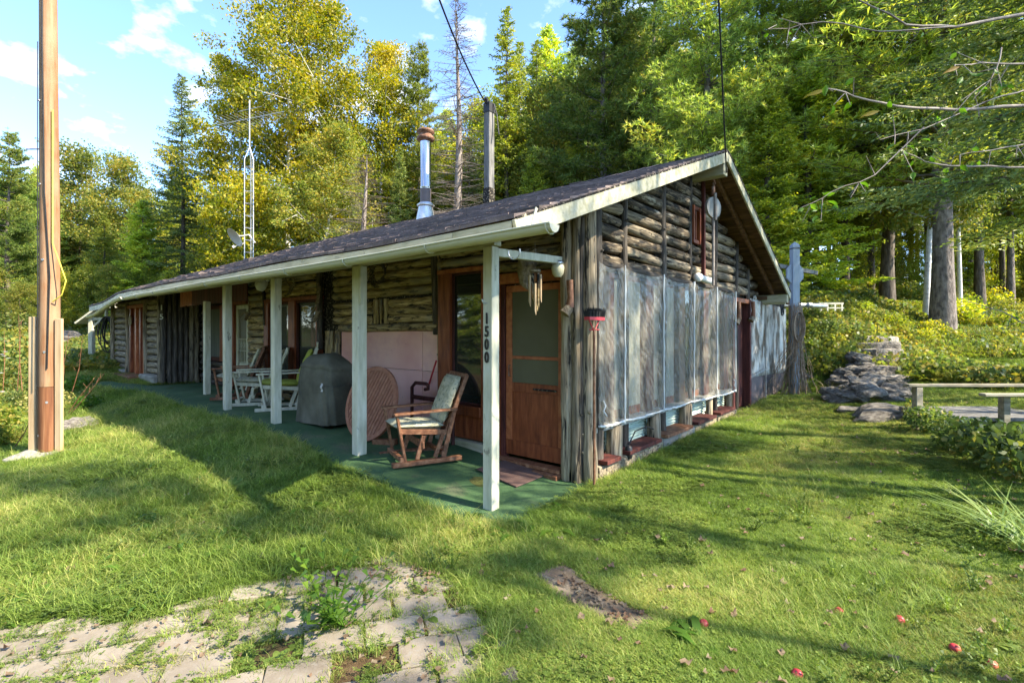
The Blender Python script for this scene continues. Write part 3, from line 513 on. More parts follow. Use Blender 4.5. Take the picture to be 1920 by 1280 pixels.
# window with curtains
a0, a1 = xw(495), xw(597); zt = zw(560, 563)
rows(a0-.1, a1, zt+.06, 2.72, .135, YW, 'log')
for x0, x1 in [(a0, a0+.18), (xw(541), xw(553)), (a1-.08, a1)]: panel('window_board', (x0, YW-.01, .6), (x1, YW+.09, zt), 'red')
panel('window_board', (a0-.02, YW-.015, zt), (a1+.02, YW+.09, zt+.06), 'red')
for x0, x1 in [(a0+.18, xw(541)), (xw(553), a1-.08)]:
    f = frame('window_frame', x0, x1, .62, zt-.01, .03, YW+.02, 'darkred'); panel('window_pane', (x0+.03, YW+.055, .65), (x1-.03, YW+.06, zt-.04), 'glasst' , f, 0)
    panel('roller_blind', (x0+.04, YW+.065, zt-.09), (x1-.04, YW+.085, zt-.045), 'digitw', f, 0)
    b = MB(); b.grid(lambda u, v: (x0+.03+(x1-x0-.06)*u*.8, YW+.078+.004*math.sin(u*60), .65+(zt-.75)*v), 60, 1); b.build('curtain', M['curtain'], f)
rows(xw(462), a0, .45, 2.6, .135, YW, 'log')
log((xw(497), YW-.02, 1.6), (xw(493), YW+.02, 2.5), .03, 'log_black')
rows(a0, a1+.1, .25, .6, .14, YW, 'log')
# white screen door deep in the porch
e0, e1 = xw(434), xw(462)
panel('door_jamb', (e0-.1, YW-.02, .3), (e0+.14, YW+.1, 2.15), 'red'); panel('door_header', (e0+.14, YW-.015, 2.03), (e1, YW+.1, 2.15), 'red')
d2 = frame('screen_door', e0+.15, e1, .32, 2.02, .08, YW+.03, 'white'); panel('door_panel', (e0+.23, YW+.06, .40), (e1-.08, YW+.08, .85), 'white', d2, 0); panel('door_screen', (e0+.23, YW+.065, .85), (e1-.08, YW+.072, 1.94), 'screen', d2, 0)
b = MB()
for i in range(6): x = e0+.26+i*(e1-e0-.38)/5; b.tube([(x, YW+.045, .85), (x, YW+.045, 1.35)], .006, 5)
for z in (.87, 1.1, 1.33): b.tube([(e0+.23, YW+.045, z), (e1-.08, YW+.045, z)], .007, 5)
for i in range(5): x = e0+.29+i*.1; b.tube([(x+.03*math.cos(t), YW+.045, 1.22+.05*math.sin(t)) for t in np.linspace(0, 6.28, 9)], .004, 4)
b.build('door_grille', M['white'], d2)
log((e0-.16, YW+.02, .3), (e0-.16, YW+.02, 2.6), .05, 'log_post')
# recess with the red curtained window
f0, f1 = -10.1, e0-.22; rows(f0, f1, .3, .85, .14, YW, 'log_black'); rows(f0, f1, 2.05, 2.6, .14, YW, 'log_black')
w0, w1 = xw(381), xw(417)
panel('window_board', (w1-.16, YW, .85), (w1, YW+.09, 2.05), 'red'); panel('window_board', (w0-.05, YW, .85), (w0+.1, YW+.09, 2.05), 'darkred'); panel('window_board', (w0+.1, YW, .85), (w1-.16, YW+.09, .93), 'darkred'); panel('window_board', (w0+.1, YW, 1.97), (w1-.16, YW+.09, 2.05), 'darkred')
b = MB(); b.grid(lambda u, v: (w0+.1+(w1-w0-.26)*u, YW+.06+.015*math.sin(u*50), .93+1.04*v), 60, 1); b.build('curtain', M['curtaindark'], H)
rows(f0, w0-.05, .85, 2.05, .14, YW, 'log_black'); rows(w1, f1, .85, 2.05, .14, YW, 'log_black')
# valance of dark red boards above the porch
x = -9.6
while x < -6.3:
    wd = .14; panel('valance_board', (x, .62, 2.02+random.uniform(-.01, .01)), (x+wd-.006, .64, 2.42), 'orange' if x < -8.9 else 'darkred'); x += wd
pbar('valance_beam', (-10.1, .68, 2.40), (-6.2, .68, 2.40), .08, .1, 'darkred', H)
# jutting room: vertical logs on its near side, log rows on its front
y = .45
for i in range(7):
    r = random.uniform(.05, .066); log((-10.2, .48+i*.108, .22), (-10.2, .48+i*.108, 2.40), r, 'log_black' if i in (1, 4) else 'log_grey' if i > 3 else 'log_black', name='log')
for i, ch in enumerate('15'):
    c = bpy.data.curves.new('house_number', 'FONT'); c.body = ch; c.size = .17; c.extrude = .006; c.align_x = 'CENTER'
    o = bpy.data.objects.new('t', c); C.objects.link(o); dg = bpy.context.evaluated_depsgraph_get(); me = bpy.data.meshes.new_from_object(o.evaluated_get(dg)); bpy.data.objects.remove(o)
    o = link('house_number', me, M['digitw'], H); o.location = (-10.12, .42, 1.95-i*.2); o.rotation_euler = (R_(90), 0, R_(50))
XJ = lambda u: float(onY(u, 620, .45)[0])
jr0, jr1 = XJ(240), XJ(271)
rows(-14.35, jr0-.12, .5, 2.24, .15, .45, 'log_grey'); rows(jr1+.12, -10.25, .5, 2.24, .15, .45, 'log_grey'); rows(-14.35, -10.25, 2.12, 2.38, .16, .45, 'log_grey')
for x in (jr0-.07, jr1+.07): log((x, .46, .4), (x, .46, 2.2), .055, 'log_post')
log((-10.3, .43, .3), (-10.3, .43, 2.3), .05, 'log_grey'); log((-14.38, .43, .4), (-14.38, .43, 2.3), .05, 'log_grey')
panel('door_recess', (jr0, .50, .45), (jr1, .545, 2.06), 'red')
for t in (.12, .45, .72, .93): panel('door_board', (jr0+(jr1-jr0)*t, .44, .45), (jr0+(jr1-jr0)*t+.1, .5, 2.06), 'orange' if t in (.45, .93) else 'red')
panel('door_header', (jr0-.02, .43, 2.06), (jr1+.02, .5, 2.14), 'orange'); panel('door_step', (jr0-.1, .1, .36), (jr1+.15, .5, .44), 'chair')
b = MB(); b.disc((jr0+.3, .425, 1.75), (0, 1, 0), .13, .02, 20); b.build('wall_plaque', M['horn'], H)
panel('foundation_stone', (jr1+.1, .30, .25), (-10.3, .55, .5), 'concrete', H, .03); panel('foundation_stone', (-14.4, .35, .3), (jr0-.1, .55, .5), 'concrete', H, .03)
# ------------------------------------------------------------------ gable wall
seam = [1122, 1170, 1243, 1300, 1343, 1378]; SY = [yw(u, .24) for u in seam]
posts = [yw(u, .15) for u in (1173, 1245, 1297, 1341, 1381, 1404)]
def under(y): return roofz(0, y)-.06
for i, y in enumerate(posts): log((.13, y, .0 if i < 5 else 2.0), (.13, y, under(y)), .05 if i != 2 else .03, 'log_black', name='wall_post')
bays = [1.5]+posts+[7.9]
for i in range(len(bays)-1):
    a, b_ = bays[i]+.04, bays[i+1]-.04; z = 2.16
    if i == 2: pass
    while True:
        p = .150*random.uniform(.88, 1.14); zc = z+p/2; z += p*.98
        if zc > 3.92: break
        ylo = (zc+.07+.06-EZ)/((PZ-EZ)/(PY-EY))+EY; yhi = PY+(PZ-(zc+.07+.06))/((PZ-BZ)/(BY-PY))
        s, e = max(a, ylo), min(b_, yhi)
        if e-s < .12: continue
        tilt = random.uniform(-.018, .018)
        parts_ = [(s, e)]
        if i == 3 and 2.75 < zc < 3.35: parts_ = [(posts[2]+.45, e)] if e-posts[2]-.45 > .1 else []
        for (s2, e2) in parts_: log((.085, s2, zc-tilt), (.085, e2, zc+tilt), p*.50*random.uniform(.82, 1.0), random.choice(['log_dark', 'log_dark', 'log_dark', 'log_grey'] if i < 3 else ['log_dark', 'log_grey']))
wy0, wy1 = posts[2]+.06, posts[2]+.36
b = MB(); b.box((.08, wy0, 2.78), (.16, wy0+.05, 3.32)); b.box((.08, wy1-.05, 2.78), (.16, wy1, 3.32)); b.box((.08, wy0+.05, 2.78), (.15, wy1-.05, 2.83)); b.box((.08, wy0+.05, 3.27), (.15, wy1-.05, 3.32)); b.box((.09, (wy0+wy1)/2-.012, 2.83), (.14, (wy0+wy1)/2+.012, 3.27)); gw = b.build('gable_window', M['red'], H)
panel('window_pane', (.09, wy0+.05, 2.83), (.1, wy1-.05, 3.27), 'glass', gw, 0)
pbar('gable_trim', (.17, yw(1319, .17), 2.25), (.17, yw(1319, .17), under(yw(1319, .17))), .05, .05, 'darkred', H, up=(1, 0, 0))
log((.14, 1.5, 2.18), (.14, 6.4, 2.16), .05, 'log_black')
b = MB(); b.tube([(.22, yw(1308, .22), 2.27), (.26, yw(1328, .22), 2.24)], .05, 10); b.lathe([(.03, 0), (.06, .03), (.06, .10), (.02, .12)], 12, Matrix.Translation((.24, yw(1306, .22), 2.2))); b.build('gable_lamp', M['digitw'], H)
# window band behind the plastic
for i in range(5):
    a, b_ = SY[i]+.05, SY[i+1]-.02; wdt = b_-a
    panel('window_post', (.02, b_-.26*min(wdt, .9), .5), (.14, b_-.02, 2.14), 'darkred' if i != 2 else 'soffit')
    f = panel('window_frame', (.04, a, .52), (.07, b_-.27*min(wdt, .9), 2.14), 'red')
    panel('window_pane', (.071, a+.04, .62), (.075, b_-.3*min(wdt, .9), 2.08), 'curtain' if i != 3 else 'glass', f, 0)
    panel('window_sill', (.04, a-.02, .47), (.2, b_, .52), 'greywood')
def sheet(y0, y1, z0a, z0b, z1a, z1b, seed):
    rs = random.Random(seed); ws = [(rs.uniform(8, 45), rs.uniform(-28, 28), rs.uniform(0, 6)) for _ in range(8)]; cs = [(rs.choice([0, 1]), rs.choice([0, 1]), rs.uniform(0, 6)) for _ in range(4)]
    def fn(u, v):
        y = y0+(y1-y0)*u; t = v; zb = z0a+(z0b-z0a)*u-.012*math.sin(math.pi*u); ztp = z1a+(z1b-z1a)*u-.05*math.sin(math.pi*u)**.7; z = zb+(ztp-zb)*t
        ed = max(0, 1-4*min(u, 1-u)); ev = max(0, 1-4*min(v, 1-v))
        bulge = .03*math.sin(math.pi*u)*math.sin(math.pi*v)
        wr = sum(math.sin(k1*z+k2*(u-.5)*.5+p) for k1, k2, p in ws[:4])*.0022*(.05+ed)
        wr += sum(math.sin(k1*(u*(y1-y0))*1.2+k2*z*.15+p) for k1, k2, p in ws[4:])*.0015*(.1+ev)
        for cu, cv, p in cs:
            an = math.atan2(z-(zb if cv == 0 else ztp), (u-cu)*(y1-y0)+1e-6); dd = math.hypot((u-cu)*(y1-y0), (v-cv)*1.6); wr += .006*math.sin(an*26+p)*math.exp(-dd*2.2)
        return (.245-bulge*.6+wr, y, z)
    b = MB(); b.grid(fn, 36, 60); return b.build('plastic_sheet', M['plastic'], H)
zt_ = lambda y: 2.20-(y-1.2)*.009; zb_ = lambda y: .545-(y-1.2)*.012+.008*math.sin(y*2.1)
for i in range(5):
    sheet(SY[i]+.004, SY[i+1]-.004, zb_(SY[i]), zb_(SY[i+1]), zt_(SY[i]), zt_(SY[i+1]), i)
for i in range(1, 6):
    b = MB(); b.tube([(.252, SY[i]+random.uniform(-.01, .01), zb_(SY[i])-.02+(zt_(SY[i])-zb_(SY[i])+.03)*t) for t in np.linspace(0, 1, 14)], [random.uniform(.007, .016) for _ in range(14)], 6); b.build('plastic_seam', M['tape'], H)
for i in range(5):
    n_ = 16; b = MB(); b.tube([(.25+random.uniform(-.006, .006), SY[i]+(SY[i+1]-SY[i])*k/n_, zb_(SY[i])+(zb_(SY[i+1])-zb_(SY[i]))*k/n_-.012*math.sin(math.pi*k/n_)+random.uniform(-.006, .006)) for k in range(n_+1)], [random.uniform(.008, .018) for _ in range(n_+1)], 6); b.build('plastic_hem', M['tape'], H)
for k, (u, v, dy) in enumerate([(1131, 770, 0), (1344, 740, 0), (1376, 722, 0)]):
    y = yw(u, .26); z = zg(u, v, .26); b = MB(); b.tube([(.26, y, z+.1), (.28, y+.015, z+.05), (.27, y-.01, z), (.29, y+.02, z-.05)], .008, 5); b.build('plastic_tatter', M['tape'], H)
# base of the gable wall
for i in range(5):
    a, b_ = SY[i], SY[i+1]
    cr_ = MB()
    zz_ = np.linspace(.20, .50, 40); cr_.grid(lambda u, v: (.06+.010*math.sin(v*39*1.25), a+(b_-a)*u, .20+.30*v), 1, 60); cr_.build('corrugated_panel', M['corr'], H)
    log((.17, b_-.09 if i else b_-.1, .0), (.17, b_-.09, .5), .085 if i in (0, 1, 2) else .05, 'log_post' if i < 3 else 'log_grey', name='stub_post')
    panel('red_sill', (.05, a+(.06 if i == 0 else .0), .16+.01*i), (.31, b_-.19, .20+.01*i), 'darkred' if i != 2 else 'chair')  # the one lighter sill has sunlight put into its wood colour
    b = MB(); n_ = 6; b.box((.06, a-.0, -.06), (.27, b_-.02, .155+.01*i), j=.012); o = b.build('foundation_beam', M['log_grey'] if i != 2 else M['concrete'], H); bevel(o, .02, 2)
b = MB(); b.tube([(.20, SY[1]+.2, .24), (.2, SY[1]+.35, .36), (.22, SY[1]+.6, .38), (.24, SY[1]+.75, .33)], .008, 5); b.lathe([(.03, 0), (.04, .02), (.04, .12), (.02, .14)], 10, Matrix.Translation((.27, SY[1]+.05, .12))); b.build('power_cord', M['rubber'], H)
# red door and the weathered sheet wall
g0, g1 = SY[5]+.08, yw(1408, .2)
panel('side_door_jamb', (.04, g0-.02, .08), (.20, g0+.08, 2.08), 'darkred'); panel('side_door_jamb', (.04, g1-.1, .08), (.21, g1, 2.08), 'darkred'); panel('side_door_header', (.04, g0+.08, 2.0), (.2, g1-.1, 2.08), 'orange')
panel('side_door', (.05, g0+.08, .1), (.08, g1-.1, 2.0), 'darkred')
g2 = yw(1474, .16)
b = MB(); b.grid(lambda u, v: (.16+.01*math.sin(u*9)*math.sin(v*5), g1+.02+(g2-g1-.02)*u, .62+1.50*v-.1*u), 20, 10, True); o = b.build('weathered_wall_sheet', M['weather'], H); so_ = o.modifiers.new('s', 'SOLIDIFY'); so_.thickness = .02
b = MB(); b.box((.12, g1+.02, .02), (.15, g2-.2, .66)); b.build('wall_skirting', M['dimplate'], H)
pbar('skirting_batten', (.18, g1+.03, .62), (.18, g1+1.3, .72), .02, .05, 'greywood', H); pbar('sheet_batten', (.19, yw(1436, .19), .1), (.19, yw(1436, .19), 2.1), .03, .02, 'greywood', H, up=(1, 0, 0))
core((-2.5, 8.0, 0), (.12, g2, 2.12)); 
b = MB(); b.box((-3, 8.0, 2.13), (.25, g2+.3, 2.2)); b.build('lean_to_roof', M['soffit'], H)
b = MB(); b.grid(lambda u, v: (.24+.03*math.sin(u*6), g1+.0+.55*u, 1.72+.42*v-.1*u*math.sin(v*2)+.03*math.sin(u*14)), 14, 10); b.build('dark_plastic_flap', M['plastic'], H)
# chimney pipe
def pipe(x, y):
    z0 = roofz(x, y); ch = MB(); ch.lathe([(.21, -.12), (.20, -.02), (.15, .22), (.15, .25)], 24); o = ch.build('chimney', M['galv'], H); o.location = (x, y, z0)
    p = MB(); p.lathe([(.17, .24), (.19, .27), (.12, .33)], 24); p.build('storm_collar', M['galv'], o)
    p = MB(); p.lathe([(.115, .3), (.115, .62)], 24); p.build('pipe_section', M['dimplate'], o)
    p = MB(); p.lathe([(.112, .62), (.112, .64), (.12, .65), (.112, .66), (.112, 1.62)], 28); p.build('pipe_section', M['steel'], o)
    p = MB(); p.lathe([(.10, 1.6), (.12, 1.63), (.185, 1.66), (.185, 1.72), (.14, 1.74), (.14, 1.80), (.19, 1.82), (.17, 1.87), (.06, 1.90)], 28); p.build('chimney_cap', M['rust'], o)
    return o
cx = onY(798, 400, 3.95); pipe(float(cx[0]), 3.95)
cx = onY(917, 400, 4.35); ms = MB(); ms.box((-.078, -.078, -.2), (.078, .078, 2.1)); o = ms.build('service_mast', M['oldgrey'], H); o.location = (float(cx[0]), 4.35, roofz(float(cx[0]), 4.35)); bevel(o, .01); MAST = o
b = MB(); b.box((-.084, -.084, -.2), (.084, .084, .42), j=.004); b.build('tar_collar', M['tar'], o)
b = MB(); b.tube([(0, -.06, 2.05), (0, -.06, 2.16), (0, -.12, 2.2)], .04, 8); b.box((-.07, -.09, 1.93), (.09, .09, 2.12)); b.tube([(.1, .02, 2.1), (.16, .05, 1.9), (.2, .05, 1.6), (.24, .03, 1.45)], .012, 5); b.build('mast_head', M['rubber'], o)
# ------------------------------------------------------------------ trees
M['l_birch'] = leafmat('birch_leaves', [(0.077, 0.12, 0.012), (0.187, 0.216, 0.018), (0.374, 0.324, 0.025), (0.462, 0.336, 0.03)], .45, ns=.45, pos=[.15, .38, .60, .9], val=.12)
M['l_green'] = leafmat('green_leaves', [(0.0829, 0.1255, 0.0189), (0.1822, 0.2395, 0.0303), (0.3645, 0.3878, 0.0473), (0.6628, 0.5019, 0.0566)], .5, ns=.5, val=.2)
M['l_yellow'] = leafmat('yellow_green_leaves', [(0.0678, 0.1026, 0.0198), (0.1452, 0.1881, 0.033), (0.2517, 0.2565, 0.0462), (0.4066, 0.2907, 0.0528)], .5, ns=.7, val=.2)
M['l_orange'] = leafmat('autumn_leaves', [(0.08, 0.11, 0.015), (0.224, 0.2, 0.02), (0.336, 0.22, 0.03), (0.272, 0.1, 0.02)], .5, ns=.8, val=.2)
M['l_pine'] = leafmat('white_pine_needles', [(0.131, 0.2042, 0.0471), (0.2621, 0.3617, 0.0733), (0.4365, 0.5185, 0.0915), (0.6986, 0.5972, 0.1045)], .35, ns=.6, val=.2)
M['l_redpine'] = leafmat('red_pine_needles', [(0.0455, 0.084, 0.0216), (0.0975, 0.156, 0.0312), (0.169, 0.228, 0.042), (0.312, 0.288, 0.06)], .35, ns=.6, val=.15)
M['l_spruce'] = leafmat('spruce_needles', [(0.0534, 0.0924, 0.0272), (0.1144, 0.1693, 0.0409), (0.2098, 0.2617, 0.059), (0.3433, 0.3385, 0.068)], .25, ns=.7, val=.2)
M['l_fir'] = leafmat('fir_needles', [(0.0706, 0.1073, 0.0158), (0.1512, 0.198, 0.0264), (0.2621, 0.297, 0.0396), (0.383, 0.363, 0.0462)], .4, ns=.7, val=.15)
M['l_cedar'] = leafmat('cedar_sprays', [(0.1228, 0.1856, 0.029), (0.2631, 0.3466, 0.0457), (0.456, 0.5197, 0.0623), (0.7015, 0.6188, 0.083)], .4, ns=.8, val=.2)
def unit(v): return v/np.maximum(np.linalg.norm(v, axis=-1, keepdims=True), 1e-9)
def quads(c, a, b):   # leaf shaped quads: centre, half length vector, half width vector
    V = np.stack([c+a, c+b, c-a, c-b], 1).reshape(-1, 3); n = len(c); return V, np.arange(4*n).reshape(n, 4)
def leafcloud(c, L, r, flat=0.0, asp=.6):
    n = len(c); a = r.normal(size=(n, 3)); a[:, 2] *= (1-flat); a = unit(a); q = r.normal(size=(n, 3)); q[:, 2] *= 1; b = unit(np.cross(a, q)); s = L*r.uniform(.6, 1.3, (n, 1))/2
    return quads(c, a*s, b*s*asp)
def wood_mb(): return MB()
def tree_broad(seed, h, rad, cs, nl, leaf, limbs=22, trunk_r=.16, mat='birch', flat=0, lean=0, clump=.75, narrow=.55):
    r = np.random.default_rng(seed); random.seed(seed); mb = MB()
    nseg = 9; pts = [(lean*(i/nseg)**1.5*h*.1+.12*math.sin(i*1.3+seed)*(i/nseg), .12*math.cos(i*1.1+seed)*(i/nseg), h*.96*i/nseg-.1) for i in range(nseg+1)]
    mb.tube(pts, [trunk_r*(1-.93*i/nseg)*(1.25 if i == 0 else 1) for i in range(nseg+1)], 9, wob=.05)
    P = np.array(pts); cl = []; 
    for k in range(limbs):
        t = cs+(1-cs)*(k+.5)/limbs; base = np.array([np.interp(t*nseg, np.arange(nseg+1), P[:, j]) for j in range(3)])
        u = (t-cs)/(1-cs); w_ = rad*math.sin(math.pi*min(1, .18+.82*u**.8))**narrow*(1-.35*u); w_ *= r.uniform(.55, 1.15)
        az = k*2.4+r.uniform(-.4, .4); up = .35+.6*u; d = np.array([math.cos(az), math.sin(az), up]); d[:2] *= 1; 
        lp = [base+d*w_*s+np.array([0, 0, .12*w_*s*s]) for s in np.linspace(0, 1, 5)]
        mb.tube([tuple(p) for p in lp], [trunk_r*.28*(1-t*.6)*(1-.8*s) for s in np.linspace(0, 1, 5)], 5, cap=False)
        for s in np.linspace(.35, 1.0, 3+int(w_*1.5)):
            p = base+d*w_*s; cl.append(p+r.normal(size=3)*[.35, .35, .3])
            if r.random() < .6: 
                q = p+r.normal(size=3)*[.8, .8, .5]*w_*.3; cl.append(q); mb.tube([tuple(p), tuple(q)], [.018, .006], 3, cap=False)
    cl.append(P[-1]); cl.append(P[-1]-[0, 0, .5]); cl = np.array(cl); m = len(cl); wts = r.uniform(.3, 1, m); idx = r.choice(m, nl, p=wts/wts.sum())
    sz = r.uniform(.5, 1.2, m)[idx][:, None]*clump; off = r.normal(size=(nl, 3)); off = unit(off)*r.uniform(0, 1, (nl, 1))**.5*sz*[1, 1, .7]
    V, Fc = leafcloud(cl[idx]+off, leaf, r, flat)
    return mb.mesh('trunk'), np_mesh('crown', V, Fc)
def tree_pine(seed, h, rad, cs, ntuft, needle=.15, per=12, trunk_r=.2, wh=.55, up=.25, nw=.011):
    r = np.random.default_rng(seed); random.seed(seed); mb = MB(); nseg = 8
    pts = [(.1*math.sin(i+seed)*(i/nseg), .1*math.cos(i*.9)*(i/nseg), h*i/nseg-.1) for i in range(nseg+1)]
    mb.tube(pts, [trunk_r*(1-.95*i/nseg)*(1.25 if i == 0 else 1) for i in range(nseg+1)], 9, wob=.05); P = np.array(pts)
    z = cs*h; cl = []; k = 0; dirs = []
    while z < h-.3:
        u = (z-cs*h)/(h-cs*h); base = np.array([np.interp(z/h*nseg, np.arange(nseg+1), P[:, j]) for j in range(3)])
        for b in range(r.integers(3, 6)):
            Lb = rad*(1-u)**.75*r.uniform(.55, 1.15)*(.7 if u < .1 else 1)+.25; az = r.uniform(0, 6.28); d = np.array([math.cos(az), math.sin(az), 0])
            f = lambda s: base+d*Lb*s+np.array([0, 0, Lb*(up*.5*s+(up*.9)*s*s-.06)])
            mb.tube([tuple(f(s)) for s in (0, .33, .66, 1)], [.035*(1-u)+.012, .025*(1-u)+.01, .012, .005], 4, cap=False)
            sd = np.cross(d, [0, 0, 1.])
            for s in np.arange(.28, 1.01, .16/max(Lb, .4)*1.6):
                for q in (-1, 1, 0):
                    tl = Lb*.34*(1.15-s)*r.uniform(.6, 1.2)+.08; e = f(s)+(sd*q*tl+d*tl*.6+np.array([0, 0, tl*r.uniform(.1, .6)]))*(.5 if q == 0 else 1)
                    nt_ = 1+int(tl/.16)
                    for i in range(1, nt_+1): cl.append(f(s)+(e-f(s))*i/nt_+r.normal(size=3)*.04); dirs.append(unit(e-f(s)))
                    if q and tl > .25: mb.tube([tuple(f(s)), tuple(e)], [.009, .004], 3, cap=False)
        z += wh*r.uniform(.7, 1.3)*(1-.35*u); k += 1
    cl.append(P[-1]); dirs.append([0, 0, 1.]); cl = np.array(cl); dirs = np.array(dirs)
    if len(cl) > ntuft: i = r.choice(len(cl), ntuft, replace=False); cl = cl[i]; dirs = dirs[i]
    n = len(cl); C2 = np.repeat(cl, per, 0); D2 = np.repeat(dirs, per, 0); nd = unit(D2*.7+r.normal(size=(n*per, 3))*.75+[0, 0, .15]); Ln = needle*r.uniform(.7, 1.25, (n*per, 1)); wd = unit(np.cross(nd, r.normal(size=(n*per, 3))))*nw
    V = np.stack([C2-wd, C2+wd, C2+nd*Ln], 1).reshape(-1, 3); return mb.mesh('trunk'), np_mesh('crown', V, np.arange(len(V)).reshape(-1, 3))
def tree_spruce(seed, h, rad, cs, nq, droop=.35, trunk_r=.18, wh=.33, nl=.13, nw=.03, power=.85, per=5, dead=False, gap=0):
    r = np.random.default_rng(seed); random.seed(seed); mb = MB(); nseg = 8
    pts = [(.05*math.sin(i+seed), .05*math.cos(i*.9), h*i/nseg-.1) for i in range(nseg+1)]
    mb.tube(pts, [trunk_r*(1-.95*i/nseg)*(1.25 if i == 0 else 1) for i in range(nseg+1)], 8, wob=.05)
    z = cs*h; cc = []; dd = []
    while z < h-.1:
        u = (z-cs*h)/(h-cs*h); base = np.array([0, 0, z])
        for b in range(per):
            if r.random() < gap: continue
            Lb = rad*(1-u)**power*r.uniform(.6, 1.15)+.1; az = r.uniform(0, 6.28); d = np.array([math.cos(az), math.sin(az), 0]); sd = np.cross(d, [0, 0, 1.])
            dr = droop*(1-u*.8)
            f = lambda s: base+d*Lb*s+np.array([0, 0, Lb*(.12*u*3*s-dr*s+dr*.55*s*s)])
            mb.tube([tuple(f(s)) for s in (0, .33, .66, 1)], [.024*(1-u)+.008, .018*(1-u)+.006, .01, .004], 4, cap=False)
            for s in np.arange(.15, 1.0, .10/max(Lb, .3)):
                for q in (-1, 1):
                    tl = Lb*.36*(1.08-s)*r.uniform(.5, 1.2)+.06; e = sd*q*tl+d*tl*.7+np.array([0, 0, -tl*r.uniform(.0, .55)])
                    if dead:
                        if r.random() < .6: mb.tube([tuple(f(s)), tuple(f(s)+e*1.1)], [.007, .003], 3, cap=False)
                    else:
                        m = 1+int(tl/.07); t = (np.arange(m)+.5)/m; cc.append(f(s)+e*t[:, None]); dd.append(np.repeat(unit(e)[None], m, 0))
            if not dead: m = 2+int(Lb/.08); t = np.linspace(.1, 1.03, m); cc.append(np.array([f(x) for x in t])); dd.append(np.repeat(unit(f(1.)-f(.5))[None], m, 0))
        z += wh*r.uniform(.7, 1.25)*(1-.45*u)
    if dead: return mb.mesh('trunk'), None
    c = np.concatenate(cc); d = np.concatenate(dd)
    if len(c) > nq: i = r.choice(len(c), nq, replace=False); c = c[i]; d = d[i]
    n = len(c); c = c+r.normal(size=(n, 3))*.025; a = unit(d+r.normal(size=(n, 3))*.45)*nl*r.uniform(.6, 1.3, (n, 1))*.5; b = unit(np.cross(a, r.normal(size=(n, 3))))*nw*.5
    V, Fc = quads(c, a, b); return mb.mesh('trunk'), np_mesh('crown', V, Fc)
TM = {}
TM['birch1'] = tree_broad(1, 15, 3.4, .20, 38000, .13, 34, .15); TM['birch2'] = tree_broad(2, 15, 2.9, .22, 34000, .13, 30, .13, lean=1); TM['birch3'] = tree_broad(3, 14, 2.9, .25, 32000, .13, 30, .13, lean=-1)
TM['maple1'] = tree_broad(4, 11, 3.0, .18, 24000, .15, 26, .14, narrow=.4, clump=.85); TM['maple2'] = tree_broad(5, 8, 2.6, .12, 16000, .14, 22, .09, narrow=.4, clump=.7)
TM['pine1'] = tree_pine(6, 16, 3.3, .14, 7500, nw=.019, needle=.2, wh=.42); TM['pine2'] = tree_pine(7, 18, 3.7, .26, 7500, up=.15, nw=.019, needle=.2, wh=.45); TM['redpine'] = tree_pine(8, 15, 2.6, .2, 5500, .2, 14, nw=.020, up=.3, wh=.42)
TM['spruce1'] = tree_spruce(9, 15, 3.1, .10, 60000, gap=.08, power=.8, droop=.45, per=5, nw=.05, nl=.16); TM['spruce2'] = tree_spruce(10, 13, 2.7, .06, 52000, nw=.05, nl=.15); TM['fir'] = tree_spruce(12, 14, 2.6, .08, 56000, droop=.05, power=.9, nw=.05, nl=.16)
TM['hemlock'] = tree_spruce(13, 12, 3.6, .34, 60000, droop=.35, wh=.42, nl=.13, nw=.042, power=.5)
TM['cedar'] = tree_spruce(14, 11, 2.1, .05, 44000, droop=-.1, wh=.28, nl=.17, nw=.065, power=.6)
TM['dead'] = tree_spruce(15, 14, 1.6, .08, 0, droop=.35, wh=.30, dead=True, power=.7, per=4)
TM['sparse'] = tree_broad(31, 17, 2.6, .5, 9000, .13, 20, .16, clump=.6)
TM['tall'] = tree_spruce(16, 17, 2.6, .36, 40000, droop=.3, wh=.4, gap=.15, power=.7, nw=.05, nl=.16)
HT = dict(birch1=15, birch2=15, birch3=14, maple1=11, maple2=8, pine1=16, pine2=18, redpine=15, spruce1=15, spruce2=13, fir=14, hemlock=12, cedar=11, dead=14, tall=17, sparse=17)
BK = dict(birch1='birch', birch2='birch', birch3='birch', maple1='bark', maple2='bark', pine1='barkgrey', pine2='barkgrey', redpine='barkgrey', spruce1='bark', spruce2='bark', fir='bark', hemlock='bark', cedar='bark', dead='dead', tall='bark', sparse='bark')
LF = dict(birch1='l_birch', birch2='l_birch', birch3='l_birch', maple1='l_green', maple2='l_green', pine1='l_pine', pine2='l_pine', redpine='l_redpine', spruce1='l_spruce', spruce2='l_spruce', fir='l_fir', hemlock='l_spruce', cedar='l_cedar', tall='l_spruce', sparse='l_green')
for k, (t_, c_) in TM.items():
    t_.materials.append(M[BK[k]])
    if c_: c_.materials.append(M[LF[k]])
NM = dict(birch1='birch_tree', birch2='birch_tree', birch3='birch_tree', maple1='maple_tree', maple2='maple_tree', pine1='pine_tree', pine2='pine_tree', redpine='pine_tree', spruce1='spruce_tree', spruce2='spruce_tree', fir='fir_tree', hemlock='hemlock_tree', cedar='cedar_tree', dead='dead_spruce', tall='spruce_tree', sparse='maple_tree')
